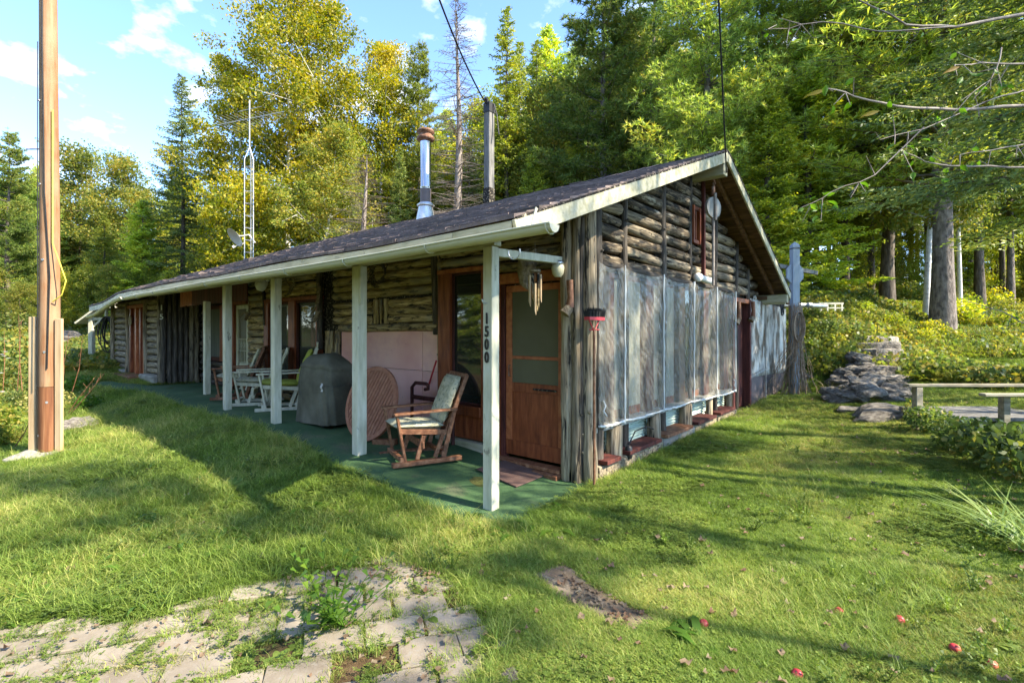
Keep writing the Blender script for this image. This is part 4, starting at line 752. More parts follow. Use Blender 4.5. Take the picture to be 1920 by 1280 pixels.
def plant(kind, x, y, h, label, group=None, leaf=None, rz=None, wide=1.0, cat='tree'):
    s = h/HT[kind]; t = thing(NM[kind], label, cat, (x, y, h1(x, y)-.08), random.uniform(0, 6.28) if rz is None else rz, group); t.scale = (s*wide, s*wide, s)
    a, b = TM[kind]; o = bpy.data.objects.new('trunk', a); C.objects.link(o); o.parent = t
    if b:
        o = bpy.data.objects.new('crown', b); C.objects.link(o); o.parent = t
        if leaf: o.material_slots[0].link = 'OBJECT'; o.material_slots[0].material = M[leaf]
    return t
def tree(kind, u, d, vtop, label, **kw):
    p = onD(u, 620, d); x, y = float(p[0]), float(p[1]); zt = 1.5+(620-vtop)*d/935; return plant(kind, x, y, max(2, zt-h1(x, y)), label, **kw)
random.seed(21)
tree('redpine', 15, 24, 235, 'red pine at the far left edge, behind the utility pole')
tree('maple1', 150, 33, 275, 'pale yellow green aspen showing just right of the utility pole', leaf='l_yellow')
tree('maple1', 235, 30, 292, 'bushy yellow green tree between the utility pole and the tall dark spruce', leaf='l_yellow')
tree('spruce1', 342, 25, 132, 'tall lone dark spruce standing against the sky at the left', wide=.95)
tree('spruce2', 398, 25, 315, 'short dark spruce just right of the tall lone spruce', wide=.8)
tree('fir', 195, 25, 395, 'low green conifer behind the well shelter', wide=1.3); tree('cedar', 268, 24, 370, 'bushy green cedar left of the tall lone spruce', wide=1.3)
tree('pine1', 75, 30, 300, 'green pine partly hidden behind the utility pole')
tree('birch2', 462, 21, 75, 'golden birch behind the antenna tower, leftmost of the birches')
tree('birch1', 540, 21, -60, 'golden birch just right of the antenna tower, tallest of all the birches', wide=.95)
tree('birch3', 628, 22, -45, 'golden birch between the antenna tower and the chimney', wide=.9)
tree('birch2', 712, 23, 30, 'golden birch left of the shiny chimney, rightmost of the birches', wide=.9)
tree('birch3', 590, 18, 230, 'low yellow green birch in front of the taller golden birches', leaf='l_yellow', wide=1.2)
tree('maple2', 480, 19, 330, 'low yellow tinged sapling at the foot of the antenna tower', leaf='l_birch')
tree('dead', 684, 16.5, 285, 'short bare grey dead spruce left of the chimney', wide=2.6)
tree('dead', 858, 19, -15, 'tall bare grey dead spruce between the chimney and the roof mast', wide=1.5)
tree('pine1', 785, 23, 68, 'yellow green pine rising behind the shiny chimney', leaf='l_fir', wide=.8)
tree('fir', 950, 23, 5, 'pointed yellow green fir just right of the roof mast', wide=1.0)
tree('fir', 1005, 26, 70, 'shorter yellow green fir beside the pointed fir')
tree('redpine', 1132, 19, -120, 'red pine with a bare trunk above the middle of the roof', wide=1.1)
tree('pine2', 1225, 22, -160, 'large white pine above the roof, left of the ridge end')
tree('pine1', 1325, 17, -220, 'large white pine directly behind the roof peak', wide=1.1)
tree('pine2', 1430, 19, -260, 'large white pine just right of the roof peak')
tree('maple1', 1040, 24, 150, 'yellow green leafy tree behind the red pine', leaf='l_yellow')
tree('spruce2', 880, 22, 250, 'dark spruce behind the roof mast'); tree('cedar', 1000, 19, 285, 'green cedar close behind the roof, right of the mast')
tree('cedar', 1080, 21, 240, 'green cedar behind the roof, left of the red pine trunk'); tree('cedar', 1205, 20, 200, 'green cedar behind the roof, right of the red pine trunk')
tree('spruce2', 750, 21, 280, 'dark spruce behind the left side of the chimney'); tree('fir', 640, 25, 240, 'green fir behind the birch trunks')
tree('maple1', 1290, 24, 120, 'yellow green tree filling the gap left of the roof peak', leaf='l_yellow')
tree('cedar', 1440, 15.5, 140, 'bright green cedar beyond the right roof edge', wide=1.25); tree('cedar', 1512, 17, 60, 'tall bright green cedar above the grey blue cross post', wide=1.2)
tree('maple1', 1585, 20, -60, 'leafy yellow green tree over the bank behind the stone steps', leaf='l_yellow'); 
tree('hemlock', 1668, 19.5, -160, 'dark hemlock with layered branches above the stone steps', wide=1.15)
tree('hemlock', 2030, 8.8, -460, 'dark hemlock close by off the right edge, branches sweeping over the lawn', wide=1.15)
tree('birch3', 1800, 17.5, -160, 'leaning white birch just right of the thick pine trunk', leaf='l_yellow', wide=.6); tree('birch2', 1736, 16.4, -220, 'curved white birch just left of the thick pine trunk', leaf='l_yellow', wide=.75)
p = onD(1766, 620, 15.6); BP = plant('pine2', float(p[0]), float(p[1]), 19, 'thick pine trunk on the bank, largest trunk at the right'); BP.scale = (1.6, 1.6, 1.06)
def where(u, d):
    L_ = [(60, 'left of the utility pole'), (130, 'behind the utility pole'), (190, 'just right of the utility pole'), (260, 'behind the well shelter'), (320, 'left of the lone dark spruce'), (380, 'behind the lone dark spruce'), (430, 'right of the lone dark spruce'), (500, 'behind the antenna tower'), (580, 'behind the tallest golden birch'), (660, 'behind the golden birches'), (740, 'left of the chimney'), (830, 'behind the chimney'), (890, 'between chimney and roof mast'), (960, 'behind the roof mast'), (1040, 'right of the roof mast'), (1110, 'left of the red pine'), (1180, 'behind the red pine'), (1260, 'right of the red pine'), (1330, 'left of the roof peak'), (1400, 'behind the roof peak'), (1460, 'over the right roof slope'), (1520, 'behind the cross post'), (1580, 'right of the cross post'), (1640, 'behind the stone pile'), (1700, 'above the stone steps'), (1750, 'left of the thick pine trunk'), (1800, 'behind the thick pine trunk'), (1850, 'right of the thick pine trunk'), (1910, 'near the right edge'), (9999, 'beyond the right edge')]
    return next(t for q, t in L_ if u < q)+(', nearer row' if d < 25 else ', middle row' if d < 32 else ', deepest row')
KN = dict(tall='slim dark spruce', pine2='tall pine', pine1='green pine', maple1='leafy green maple', maple2='low leafy maple', cedar='bushy cedar', fir='green fir', spruce2='dark spruce', redpine='red pine')
# woods behind: rows of trees right round the clearing
rs = random.Random(5)
G1 = 'spruces of the deep wood behind the bank'; G2 = 'mixed trees of the wood behind the cabin'; G3 = 'trees of the far wood at the left'
for i in range(46):
    u = 1400+rs.uniform(0, 620); d = rs.uniform(19, 40)
    k = rs.choice(['tall', 'tall', 'tall', 'tall', 'pine2']); tree(k, u, d, 620-935*rs.uniform(13, 18)/d, KN[k]+' of the deep wood '+where(u, d), group=G1)
for i in range(26):
    u = 1400+rs.uniform(0, 560); d = rs.uniform(20, 36); k = rs.choice(['maple2', 'cedar', 'maple1']); tree(k, u, d, 620-935*rs.uniform(4, 8)/d, 'small '+KN[k]+' among the trunks '+where(u, d), group='low leafy trees among the trunks', leaf=rs.choice(['l_yellow', 'l_green', 'l_cedar']))
for i in range(60):
    u = 560+(1420-560)*(i+rs.random())/60; d = rs.uniform(24, 42); k = rs.choice(['cedar', 'fir', 'maple1', 'pine1', 'spruce2', 'maple1'])
    tree(k, u, d, rs.uniform(180, 330) if u < 950 else rs.uniform(40, 260), KN[k]+' of the mixed wood '+where(u, d), group=G2, leaf={'maple1': rs.choice(['l_yellow', 'l_green'])}.get(k))
for i in range(34):
    u = -60+600*(i+rs.random())/34; d = rs.uniform(30, 48); k = rs.choice(['cedar', 'fir', 'maple1', 'spruce2', 'redpine', 'maple1'])
    tree(k, u, d, rs.uniform(330, 420), KN[k]+' of the far left wood '+where(u, d), group=G3, leaf={'maple1': rs.choice(['l_yellow', 'l_green'])}.get(k))
for i in range(12):
    u = -40+520*(i+rs.random())/12; d = rs.uniform(22, 27); tree('maple2', u, d, rs.uniform(470, 530), 'low sapling at the wood edge '+where(u, d), group='saplings at the wood edge, left', leaf=rs.choice(['l_yellow', 'l_yellow', 'l_green']))
# trees standing to the right of the view; their crowns dapple the lawn and the gable
def sunpos(d, s): return (.95*d-.312*s, .312*d+.95*s)
for k, d, s, h, wd in [('sparse', 10, 1.6, 16.5, .7), ('sparse', 10.5, 4.0, 17, 1.0), ('sparse', 11, 6.8, 17, .9), ('sparse', 9, -1.0, 14, .45), ('sparse', 14, 3.0, 14, .8), ('sparse', 15, -3.2, 15, .7), ('sparse', 8.2, 3.1, 12.5, .55), ('sparse', 7.6, .2, 10.5, .4), ('sparse', 9, 5.4, 13, .6)]:
    x, y = sunpos(d, s); plant(k, x, y, h, 'tree standing off to the right of the lawn, its crown shading the gable', group='shade trees to the right of the lawn', wide=wd)

rs = random.Random(77)
for i in range(30):
    a = math.radians(196+i*4.4+rs.uniform(-2, 2)); r0 = rs.uniform(19, 29); k = rs.choice(['spruce2', 'maple1', 'pine1', 'cedar', 'birch1', 'fir']); x, y = -2+r0*math.cos(a), -2+r0*math.sin(a)
    plant(k, x, y, rs.uniform(9, 14), {'spruce2': 'dark spruce', 'maple1': 'leafy maple', 'pine1': 'green pine', 'cedar': 'bushy cedar', 'birch1': 'golden birch', 'fir': 'green fir'}[k]+' across the yard, only mirrored in the porch windows', group='trees across the yard, mirrored in the windows')
# ------------------------------------------------------------------ small plants: shared meshes
def blades(seed, n, hgt_, spread, wd, lean=.5, seg=3):
    r = np.random.default_rng(seed); V = []; Fc = []
    for i in range(n):
        a = r.uniform(0, 6.28); p = np.array([math.cos(a), math.sin(a), 0])*spread*r.uniform(0, 1)**.5; az = r.uniform(0, 6.28) if lean < 2 else a; d = np.array([math.cos(az), math.sin(az), 0]); s = np.array([-d[1], d[0], 0])
        h = hgt_*r.uniform(.5, 1.2); ln = min(lean, 1.2)*r.uniform(.2, 1.2)*h; b = len(V)
        for k in range(seg+1):
            t = k/seg; c = p+d*ln*t*t+np.array([0, 0, h*(t-.25*min(lean, 1)*t*t)]); w_ = wd*(1-t)**.7*.5+.0004; V += [c-s*w_, c+s*w_]
        for k in range(seg): Fc.append([b+2*k, b+2*k+1, b+2*k+3, b+2*k+2])
    return np.array(V), np.array(Fc)
def leafy(seed, n, r0, h, leaf, asp=.7, stems=5, flat=.3):
    r = np.random.default_rng(seed); c = r.normal(size=(n, 3)); c = unit(c)*r.uniform(.2, 1, (n, 1))**.6*[r0, r0, h*.5]+[0, 0, h*.55]; return leafcloud(c, leaf, r, flat, asp)
def rosette(seed, n, L_, wd, up=.5, seg=3):
    r = np.random.default_rng(seed); V = []; Fc = []
    for i in range(n):
        az = r.uniform(0, 6.28); d = np.array([math.cos(az), math.sin(az), 0]); s = np.array([-d[1], d[0], 0]); l = L_*r.uniform(.6, 1.1); b = len(V); e = up*r.uniform(.5, 1.3)
        for k in range(seg+1):
            t = k/seg; c = d*l*t+np.array([0, 0, l*(e*t-.8*e*t*t)+.005]); w_ = wd*math.sin(math.pi*min(.97, .12+.85*t))*.5; V += [c-s*w_, c+s*w_]
        for k in range(seg): Fc.append([b+2*k, b+2*k+1, b+2*k+3, b+2*k+2])
    return np.array(V), np.array(Fc)
def clover(seed, n, R0, h, leaf):
    r = np.random.default_rng(seed); V = []; Fc = []
    for i in range(n):
        p = r.normal(size=2)*R0*.5; z = h*r.uniform(.5, 1.1); a0 = r.uniform(0, 6.28)
        for k in range(3):
            a = a0+k*2.09; d = np.array([math.cos(a), math.sin(a), r.uniform(-.1, .3)])*leaf; s = np.array([-math.sin(a), math.cos(a), 0])*leaf*.42; c = np.array([p[0], p[1], z]); b = len(V)
            V += [c, c+d*.6-s, c+d, c+d*.6+s]; Fc.append([b, b+1, b+2, b+3])
    return np.array(V), np.array(Fc)
def plantstem(seed, h, n, leaf, wd):
    r = np.random.default_rng(seed); V = []; Fc = []
    for s_ in range(n):
        az = r.uniform(0, 6.28); ln = r.uniform(.25, 1.0); top = np.array([math.cos(az)*ln*h, math.sin(az)*ln*h, h*r.uniform(.6, 1.05)])
        for k in range(9):
            t = .15+.85*k/8; c0 = top*t; a = k*2.4+s_; d = np.array([math.cos(a), math.sin(a), .25+.6*t]); d /= np.linalg.norm(d); s = np.array([-math.sin(a), math.cos(a), 0]); l = leaf*r.uniform(.6, 1.1)*(1.1-.4*t); b = len(V)
            V += [c0-s*wd*.1, c0+s*wd*.1, c0+d*l*.5+s*wd*.5, c0+d*l*.5-s*wd*.5, c0+d*l+np.array([0, 0, -l*.25])]; Fc += [[b, b+1, b+2, b+3], [b+3, b+2, b+4, b+4]]
        b = len(V); V += [np.zeros(3)+[.004, 0, 0], np.zeros(3)-[.004, 0, 0], top-[.003, 0, 0], top+[.003, 0, 0]]; Fc.append([b, b+1, b+2, b+3])
    return np.array(V), np.array(Fc)
def merge(*L_):
    V = []; Fc = []; o = 0
    for v, f in L_: V.append(v); Fc.append(f+o); o += len(v)
    return np.concatenate(V), np.concatenate(Fc)
M['grass'] = leafmat('lawn_grass', [(0.08, 0.1332, 0.0196), (0.151, 0.2349, 0.0344), (0.2664, 0.3446, 0.0687), (0.4796, 0.4386, 0.1473)], .45, rough=.55, island=True, ns=.9, val=.2)
M['grassdry'] = leafmat('dry_grass', [(0.1107, 0.1448, 0.0215), (0.2089, 0.2369, 0.0417), (0.3687, 0.329, 0.0953), (0.4916, 0.4212, 0.1668)], .4, rough=.6, ns=.8, val=.25)
M['clover'] = leafmat('clover_leaves', [(0.0701, 0.116, 0.0187), (0.1301, 0.1911, 0.0337), (0.2402, 0.2867, 0.0562)], .4, rough=.5, ns=1.5, val=.25)
M['weed'] = leafmat('weed_leaves', [(.05, .11, .012), (.09, .18, .022), (.16, .25, .03)], .45, rough=.4, ns=2, val=.15)
M['bush'] = leafmat('bush_leaves', [(0.0462, 0.0819, 0.0216), (0.0924, 0.1404, 0.0339), (0.1694, 0.2106, 0.0462), (0.3388, 0.2574, 0.0616)], .4, rough=.45, ns=1.5, val=.2)
M['fernl'] = leafmat('fern_fronds', [(0.0726, 0.1149, 0.0132), (0.1452, 0.1985, 0.022), (0.2662, 0.2717, 0.044), (0.4114, 0.2926, 0.077)], .5, rough=.6, ns=1.2, val=.2)
M['iris'] = leafmat('pale_blade_leaves', [(.10, .17, .04), (.20, .28, .08), (.32, .36, .14)], .35, rough=.4, ns=2, val=.1)
M['fallen'] = leafmat('fallen_leaves', [(0.0784, 0.034, 0.0216), (0.1568, 0.0884, 0.0504), (0.224, 0.17, 0.108), (0.252, 0.2312, 0.1584)], .25, rough=.7, ns=4, val=.2)
M['flower'] = pmat('white_petals', [(.7, .68, .7), (.8, .78, .8)], bump=0, var=0, rough=.6); M['flowery'] = pmat('yellow_petals', [(.75, .5, .02), (.85, .62, .04)], bump=0, var=0, rough=.6)
def fern(seed):
    r = np.random.default_rng(seed); V = []; Fc = []
    for i in range(9):
        az = i*.7+r.uniform(-.2, .2); d = np.array([math.cos(az), math.sin(az), 0]); s = np.array([-d[1], d[0], 0]); L_ = r.uniform(.4, .65)
        for k in range(14):
            t = (k+1)/14; c = d*L_*t+np.array([0, 0, L_*(1.1*t-.95*t*t)]); w_ = .13*math.sin(math.pi*min(.95, .15+.8*t))*(1.1-t*.6)
            for q in (-1, 1):
                b = len(V); V += [c, c+s*q*w_*.5+d*.022, c+s*q*w_+d*.01-np.array([0, 0, .02]), c+s*q*w_*.5-d*.008]; Fc.append([b, b+1, b+2, b+3])
    return np.array(V), np.array(Fc)
PM = {}
PM['bush1'] = np_mesh('leaves', *leafy(1, 900, .55, .75, .075)); PM['bush2'] = np_mesh('leaves', *leafy(2, 700, .5, .6, .10, .6)); PM['fern'] = np_mesh('leaves', *fern(3)); PM['fern2'] = np_mesh('leaves', *fern(5))
PM['stem'] = np_mesh('leaves', *plantstem(4, .42, 22, .13, .036)); PM['stem2'] = np_mesh('leaves', *plantstem(6, .30, 6, .09, .026)); PM['iris'] = np_mesh('leaves', *blades(7, 60, .75, .12, .020, 1.2, 5)); PM['tuft'] = np_mesh('leaves', *blades(8, 160, .38, .14, .008, .9, 4))
PM['dock'] = np_mesh('leaves', *rosette(9, 12, .22, .055, .8)); PM['plantain'] = np_mesh('leaves', *rosette(10, 9, .10, .045, .5))
def small(kind, name, x, y, s, label, cat, m, group=None, sz=None, dz=0):
    t = thing(name, label, cat, (x, y, h1(x, y)-.01+dz), random.uniform(0, 6.28), group); t.scale = (s, s, sz or s); o = bpy.data.objects.new('leaves', PM[kind]); C.objects.link(o); o.parent = t
    if not PM[kind].materials: PM[kind].materials.append(M[m])
    o.material_slots[0].link = 'OBJECT'; o.material_slots[0].material = M[m]; return t
def rockmesh(seed, a, b, c, flat=0, n=3):
    import bmesh
    r = np.random.default_rng(seed); bm = bmesh.new(); bmesh.ops.create_icosphere(bm, subdivisions=n, radius=1)
    ks = [(r.normal(size=3)*f, r.uniform(0, 6), am) for f, am in ((1.2, .22), (2.6, .10), (5, .05), (9, .025)) for _ in range(3)]; cuts = [(unit(r.normal(size=3)), r.uniform(.55, .85)) for _ in range(7)]
    for v in bm.verts:
        p = np.array(v.co)
        for cn, cdist in cuts:
            e = p@cn-cdist
            if e > 0: p = p-cn*e*.9
        p = p*(1+sum(am*math.sin(p@k+ph) for k, ph, am in ks)); v.co = (p[0]*a, p[1]*b, p[2]*c)
    me = bpy.data.meshes.new('rock'); bm.to_mesh(me); bm.free(); return me
ROCKS = [rockmesh(i, 1, 1, 1) for i in range(6)]
for r_ in ROCKS: r_.materials.append(M['rock'])
def rock(x, y, sx, sy, sz, label=None, cat='rock', group=None, parent=None, z=None, name='rock', rz=None, tilt=.15):
    o = bpy.data.objects.new(name, random.choice(ROCKS)); C.objects.link(o); o.scale = (sx, sy, sz); o.location = (x, y, h1(x, y) if z is None else z); o.rotation_euler = (random.uniform(-tilt, tilt), random.uniform(-tilt, tilt), random.uniform(0, 6.28) if rz is None else rz)
    if parent: o.parent = parent
    else: tag(o, label, cat, group)
    return o
def pxy(x, y, z):
    p = np.stack([x-CAM[0], y-CAM[1], z-CAM[2]], -1); zz = p@FW; return CX+F_*(p@RT)/zz, CY-F_*p[..., 2]/zz
def gp(u, v):   # where the sight line meets the ground
    lo, hi = .5, 60; d = ray(u, v); t = .6
    while t < 60:
        p = CAM+d*t
        if p[2] < h1(p[0], p[1]): break
        t += max(.02, t*.01)
    return float(p[0]), float(p[1])
# ------------------------------------------------------------------ utility pole
random.seed(3)
px_, py_ = gp(93, 853); T = thing('utility_pole', 'tall cedar utility pole with pale planks at its foot, left of the lawn', 'utility pole', (px_, py_, h1(px_, py_)-.05), math.atan2(.641, .768))
b = MB(); b.tube([(0, 0, 0), (0, 0, .88)], .105, 20); b.build('pole_base', M['poledark'], T)
b = MB(); b.tube([(0, 0, .885), (-.0, 0, 3), (-.02, 0, 6), (-.04, 0, 9.5)], [.103, .094, .082, .07], 20, wob=.01); b.build('pole_shaft', M['pole'], T)
b = MB(); b.tube([(-.115, .03, 1.78), (-.10, .03, 4), (-.11, .03, 9.4)], .035, 8, wob=.04); b.build('pole_splice', M['poledark'], T)
for (x0, x1, y0, y1, z0, z1) in [(-.20, -.115, -.06, -.02, .02, 1.72), (-.25, -.20, .03, .07, .82, 1.70), (.11, .19, -.06, -.02, .02, 1.70)]:
    b = MB(); b.box((x0, y0, z0), (x1, y1, z1), j=.004); bevel(b.build('plank', M['plank'], T), .004)
b = MB(); b.tube([(.06, -.10, 1.1), (.085, -.09, 2.2), (.03, -.10, 3.2), (0, -.095, 5), (.0, -.08, 8)], .007, 6); b.tube([(-.06, -.1, .9), (-.05, -.1, 2), (-.06, -.09, 5)], .005, 6); b.build('ground_wire', M['rubber'], T)
b = MB(); b.tube([(.09, -.06, 4.2), (.10, -.07, 2.6), (.2, -.08, 2.35), (.27, -.08, 2.15), (.22, -.08, 1.98), (.10, -.07, 1.9)], .007, 6); b.build('rope', M['yellowrope'], T)
b = MB(); b.tube([(-.1, 0, 3.75), (-.28, 0, 3.75)], .008, 6); b.build('pole_peg', M['rust'], T)
for z in (.3, .7, 1.3, 2.4, 3.3, 4.3): 
    b = MB(); a = random.uniform(-2.4, -.8); b.disc((.1*math.cos(a), .1*math.sin(a), z), (math.cos(a), math.sin(a), 0), .014, .012, 8); b.build('bolt', M['galv'], T)
r_ = rock(px_, py_-.02, .30, .26, .07, 'rough whitish concrete footing round the foot of the utility pole', 'footing', name='concrete_footing', tilt=.02); r_.material_slots[0].link = 'OBJECT'; r_.material_slots[0].material = M['concrete']
# ------------------------------------------------------------------ well shelter, hose, fuel can
wx, wy = gp(172, 684); T = thing('well_shelter', 'small white timber shelter with sloping roof at the far end of the cabin', 'shelter', (wx, wy, h1(wx, wy)-.03), math.atan2(.641, .768))
b = MB(); b.box((-.06, -.06, 0), (.06, .06, 1.45)); bevel(b.build('post', M['white'], T), .006)
b = MB(); b.bar((-.28, 0, 1.22), (.55, 0, 1.82), .5, .05); b.build('roof_panel', M['white'], T)
b = MB(); b.bar((.50, 0, 1.80), (.78, 0, 1.66), .5, .05); b.build('roof_panel', M['white'], T)
b = MB(); b.bar((.0, 0, 1.35), (.62, 0, 1.35), .06, .08); b.build('crossbeam', M['white'], T)
b = MB(); b.bar((.05, 0, 1.12), (.3, 0, 1.34), .05, .06); b.build('brace', M['white'], T)
for x in (.42, .62): b = MB(); b.box((x-.025, -.03, 1.36), (x+.025, .03, 1.74)); b.build('strut', M['white'], T)
b = MB()
for k in range(9):
    w_ = random.uniform(.09, .22); dr = random.uniform(.7, 1.15); x0 = random.uniform(-.06, .06); b.tube([(x0+w_*math.sin(t)*(1.1-.3*math.cos(t)), .02*k-.08, 0-dr/2+dr/2*math.cos(t)) for t in np.linspace(0, 6.28, 25)], .013, 5)
o = b.build('garden_hose', M['rubber']); hx, hy = gp(197, 690); o.location = (wx+.45*.768*1.0+.1, wy+.45*.641, h1(wx, wy)+1.38); o.rotation_euler = (0, 0, math.atan2(.641, .768)); tag(o, 'coil of black hose hanging under the small white shelter', 'hose')
jx, jy = gp(183, 688); T = thing('fuel_can', 'small orange red fuel can on the grass beside the white shelter', 'fuel can', (jx, jy, h1(jx, jy)))
b = MB(); b.lathe([(.10, 0), (.11, .03), (.11, .2), (.06, .25)], 12); b.build('can_body', M['orangeplastic'], T); b = MB(); b.tube([(0, 0, .24), (.05, 0, .3)], .02, 8); b.build('spout', M['orangeplastic'], T)
# ------------------------------------------------------------------ antenna tower and dish
p = onD(468, 620, 17.2); tx, ty = float(p[0]), float(p[1]); z0 = h1(tx, ty); T = thing('antenna_tower', 'slender white lattice antenna tower behind the cabin', 'antenna', (tx, ty, z0), .4)
def zt(v, d=17.2): return 1.5+(620-v)*d/935
top = zt(300)-z0; tri = [(.16*math.cos(a), .16*math.sin(a)) for a in (0, 2.09, 4.19)]
for x, y in tri: b = MB(); b.tube([(x, y, 0), (x, y, top), (0, 0, top+.45)], .018, 6); b.build('tower_leg', M['galv'], T)
z = .3
while z < top:
    b = MB()
    for i in range(3): b.tube([(*tri[i], z), (*tri[(i+1) % 3], z)], .010, 5)
    b.build('tower_rung', M['galv'], T); z += .42
b = MB(); b.tube([(0, 0, top+.4), (0, 0, zt(188)-z0)], .022, 8); b.build('mast', M['galv'], T)
b = MB(); zb = zt(225)-z0; b.tube([(-1.3, 0, zb), (1.4, 0, zb+.1)], .014, 5)
for i in range(16): x = -1.25+i*.17; l = .75-.03*i; b.tube([(x, -l, zb+.03*x), (x, l, zb+.03*x)], .006, 4)
b.tube([(-.5, 0, zb+.35), (.5, 0, zb+.4)], .01, 5); b.build('aerial', M['galv'], T)
T2 = thing('satellite_dish', 'grey satellite dish clamped to the antenna tower above the roof', 'satellite dish', (tx, ty, zt(432))); T2.rotation_euler = (R_(0), R_(-35), math.atan2(.641, .768)+R_(20))
prof = [(r, .11*(r/.34)**2) for r in np.linspace(0.002, .34, 8)]+[(.345, .108)]; b = MB(); Mx = Matrix.Translation((-.42, -.15, 0)) @ Matrix.Rotation(R_(-95), 4, 'Y') @ Matrix.Rotation(R_(25), 4, 'X'); b.lathe(prof, 28, Mx, cap=False); b.build('dish_bowl', M['dish'], T2)
b = MB(); b.tube([(-.1, -.05, -.12), (-.3, -.1, -.06), (-.4, -.13, 0)], .02, 6); b.tube([(-.40, -.15, -.3), (-.7, -.3, -.28)], .014, 6); b.box((-.76, -.34, -.31), (-.68, -.26, -.23)); b.tube([(-.1, -.05, -.12), (-.1, -.05, -.45)], .03, 8); b.build('dish_arm', M['dish'], T2)
# ------------------------------------------------------------------ cables
def cable(p, q, sag, r, label, n=24):
    p = np.array(p, float); q = np.array(q, float); b = MB(); b.tube([tuple(p+(q-p)*t-np.array([0, 0, sag*4*t*(1-t)])) for t in np.linspace(0, 1, n)], r, 6); o = b.build('power_cable', M['rubber']); tag(o, label, 'cable')
mh = np.array(MAST.location)+[0, -.1, 2.1]; cable(mh, onD(745, -230, 6.5), .25, .016, 'thick black cable running up from the roof mast')
cable((.60, PY, 3.70), onD(1341, -160, 4.2), .05, .009, 'thin black cable rising from the roof peak')
# ------------------------------------------------------------------ furniture on the porch
def cushion(b, a, c, th, n=8, seed=0):
    rs = random.Random(seed); w_ = c[1]-a[1]; L_ = math.hypot(c[0]-a[0], c[2]-a[2]); d = Vector((c[0]-a[0], 0, c[2]-a[2])).normalized(); nr = Vector((-d.z, 0, d.x))
    if nr.z < 0: nr = -nr
    ph = [rs.uniform(0, 6) for _ in range(4)]
    for sgn in (1, -1):
        def fn(u, v):
            t = th*(1-abs(2*u-1)**4)**.4*(1-abs(2*v-1)**4)**.4 if 0 < u < 1 and 0 < v < 1 else 0
            t += .012*math.sin(u*9+ph[0])*math.sin(v*8+ph[1])*(1 if 0 < u < 1 and 0 < v < 1 else 0)
            if abs(u-.5) < .01: t *= .8
            q = Vector((a[0], a[1]+w_*v, a[2]))+d*L_*u+nr*sgn*t*.5; return q
        b.grid(fn, 14, 10)
def glider(name, label, x, y, rz, wood, cush, s=1.0, cushback=None, rail=False):
    T = thing(name, label, 'chair', (x, y, h1(x, y)+.012), rz); T.scale = (s, s, s)
    def piece(n_, m, *bars, bv=.004):
        b = MB()
        for q in bars: b.bar(*q)
        o = b.build(n_, M[m], T)
        if bv: bevel(o, bv)
        return o
    for sy in (-.30, .30):
        piece('runner', wood, ((-.42, sy, .03), (.42, sy, .03), .07, .05)); piece('leg', wood, ((.26, sy*.93, .04), (.36, sy*.93, .60), .03, .055)); piece('leg', wood, ((-.20, sy*.93, .04), (-.34, sy*.93, .60), .03, .055)); piece('link', wood, ((.12, sy*.9, .06), (.04, sy*.9, .33), .03, .05)); piece('link', wood, ((-.1, sy*.9, .06), (-.2, sy*.9, .33), .03, .05))
        piece('armrest', wood, ((-.36, sy, .62), (.40, sy, .605), .085, .025)); piece('side_rail', wood, ((-.30, sy*.86, .34), (.33, sy*.86, .40), .03, .06))
    piece('base_rail', wood, ((.30, -.3, .08), (.30, .3, .08), .05, .05)); piece('base_rail', wood, ((-.2, -.3, .10), (-.2, .3, .10), .05, .05)); piece('base_rail', wood, ((.05, -.3, .22), (.05, .3, .22), .03, .08))
    for sy in (-.25, .25): piece('back_post', wood, ((-.24, sy, .32), (-.52, sy, 1.02), .035, .05))
    piece('back_rail', wood, ((-.51, -.26, 1.0), (-.51, .26, 1.0), .03, .07))
    for i in range(5): piece('back_slat', wood, ((-.26, -.18+i*.09, .4), (-.50, -.18+i*.09, .99), .04, .015), bv=0)
    b = MB(); cushion(b, (-.24, -.25, .42), (.37, .25, .455), .10, seed=1); b.build('seat_cushion', M[cush], T)
    b = MB(); cushion(b, (-.21, -.245, .44), (-.44, .245, 1.0), .11, seed=2); b.build('back_cushion', M[cushback or cush], T)
    b = MB(); b.tube([(-.3, -.27, .5), (-.32, -.3, .42), (-.28, -.3, .32), (-.3, -.28, .3)], .006, 5); b.build('cushion_tie', M['cushion'], T)
    return T
cx_, cy_ = gp(783, 862); glider('glider_chair', 'brown wooden glider chair with faded floral cushions beside the round table top', cx_, cy_+.03, R_(-112), 'chair', 'cushion', .88)
cx_, cy_ = gp(530, 766); T = glider('glider_chair', 'white wooden rocker with olive green cushions beside the covered barbecue', cx_+.05, cy_+.0, R_(-118), 'white', 'cushgreen', .93)
b = MB(); b.box((-.54, -.27, 1.03), (-.51, .27, 1.12)); 
for i in range(6): b.tube([(-.50, -.2+i*.08, .85), (-.525, -.2+i*.08, 1.05)], .012, 6)
bevel(b.build('crest_rail', M['white'], T), .012)
cx_, cy_ = gp(478, 758); glider('glider_chair', 'white framed glider with pale floral cushions next to the green cushioned rocker', cx_, cy_+.05, R_(-120), 'white', 'cushion', .9)
cx_, cy_ = gp(436, 748); glider('glider_chair', 'brown glider with pale floral cushions, farthest chair along the porch', cx_, cy_+.1, R_(-125), 'chair', 'cushion', .9)
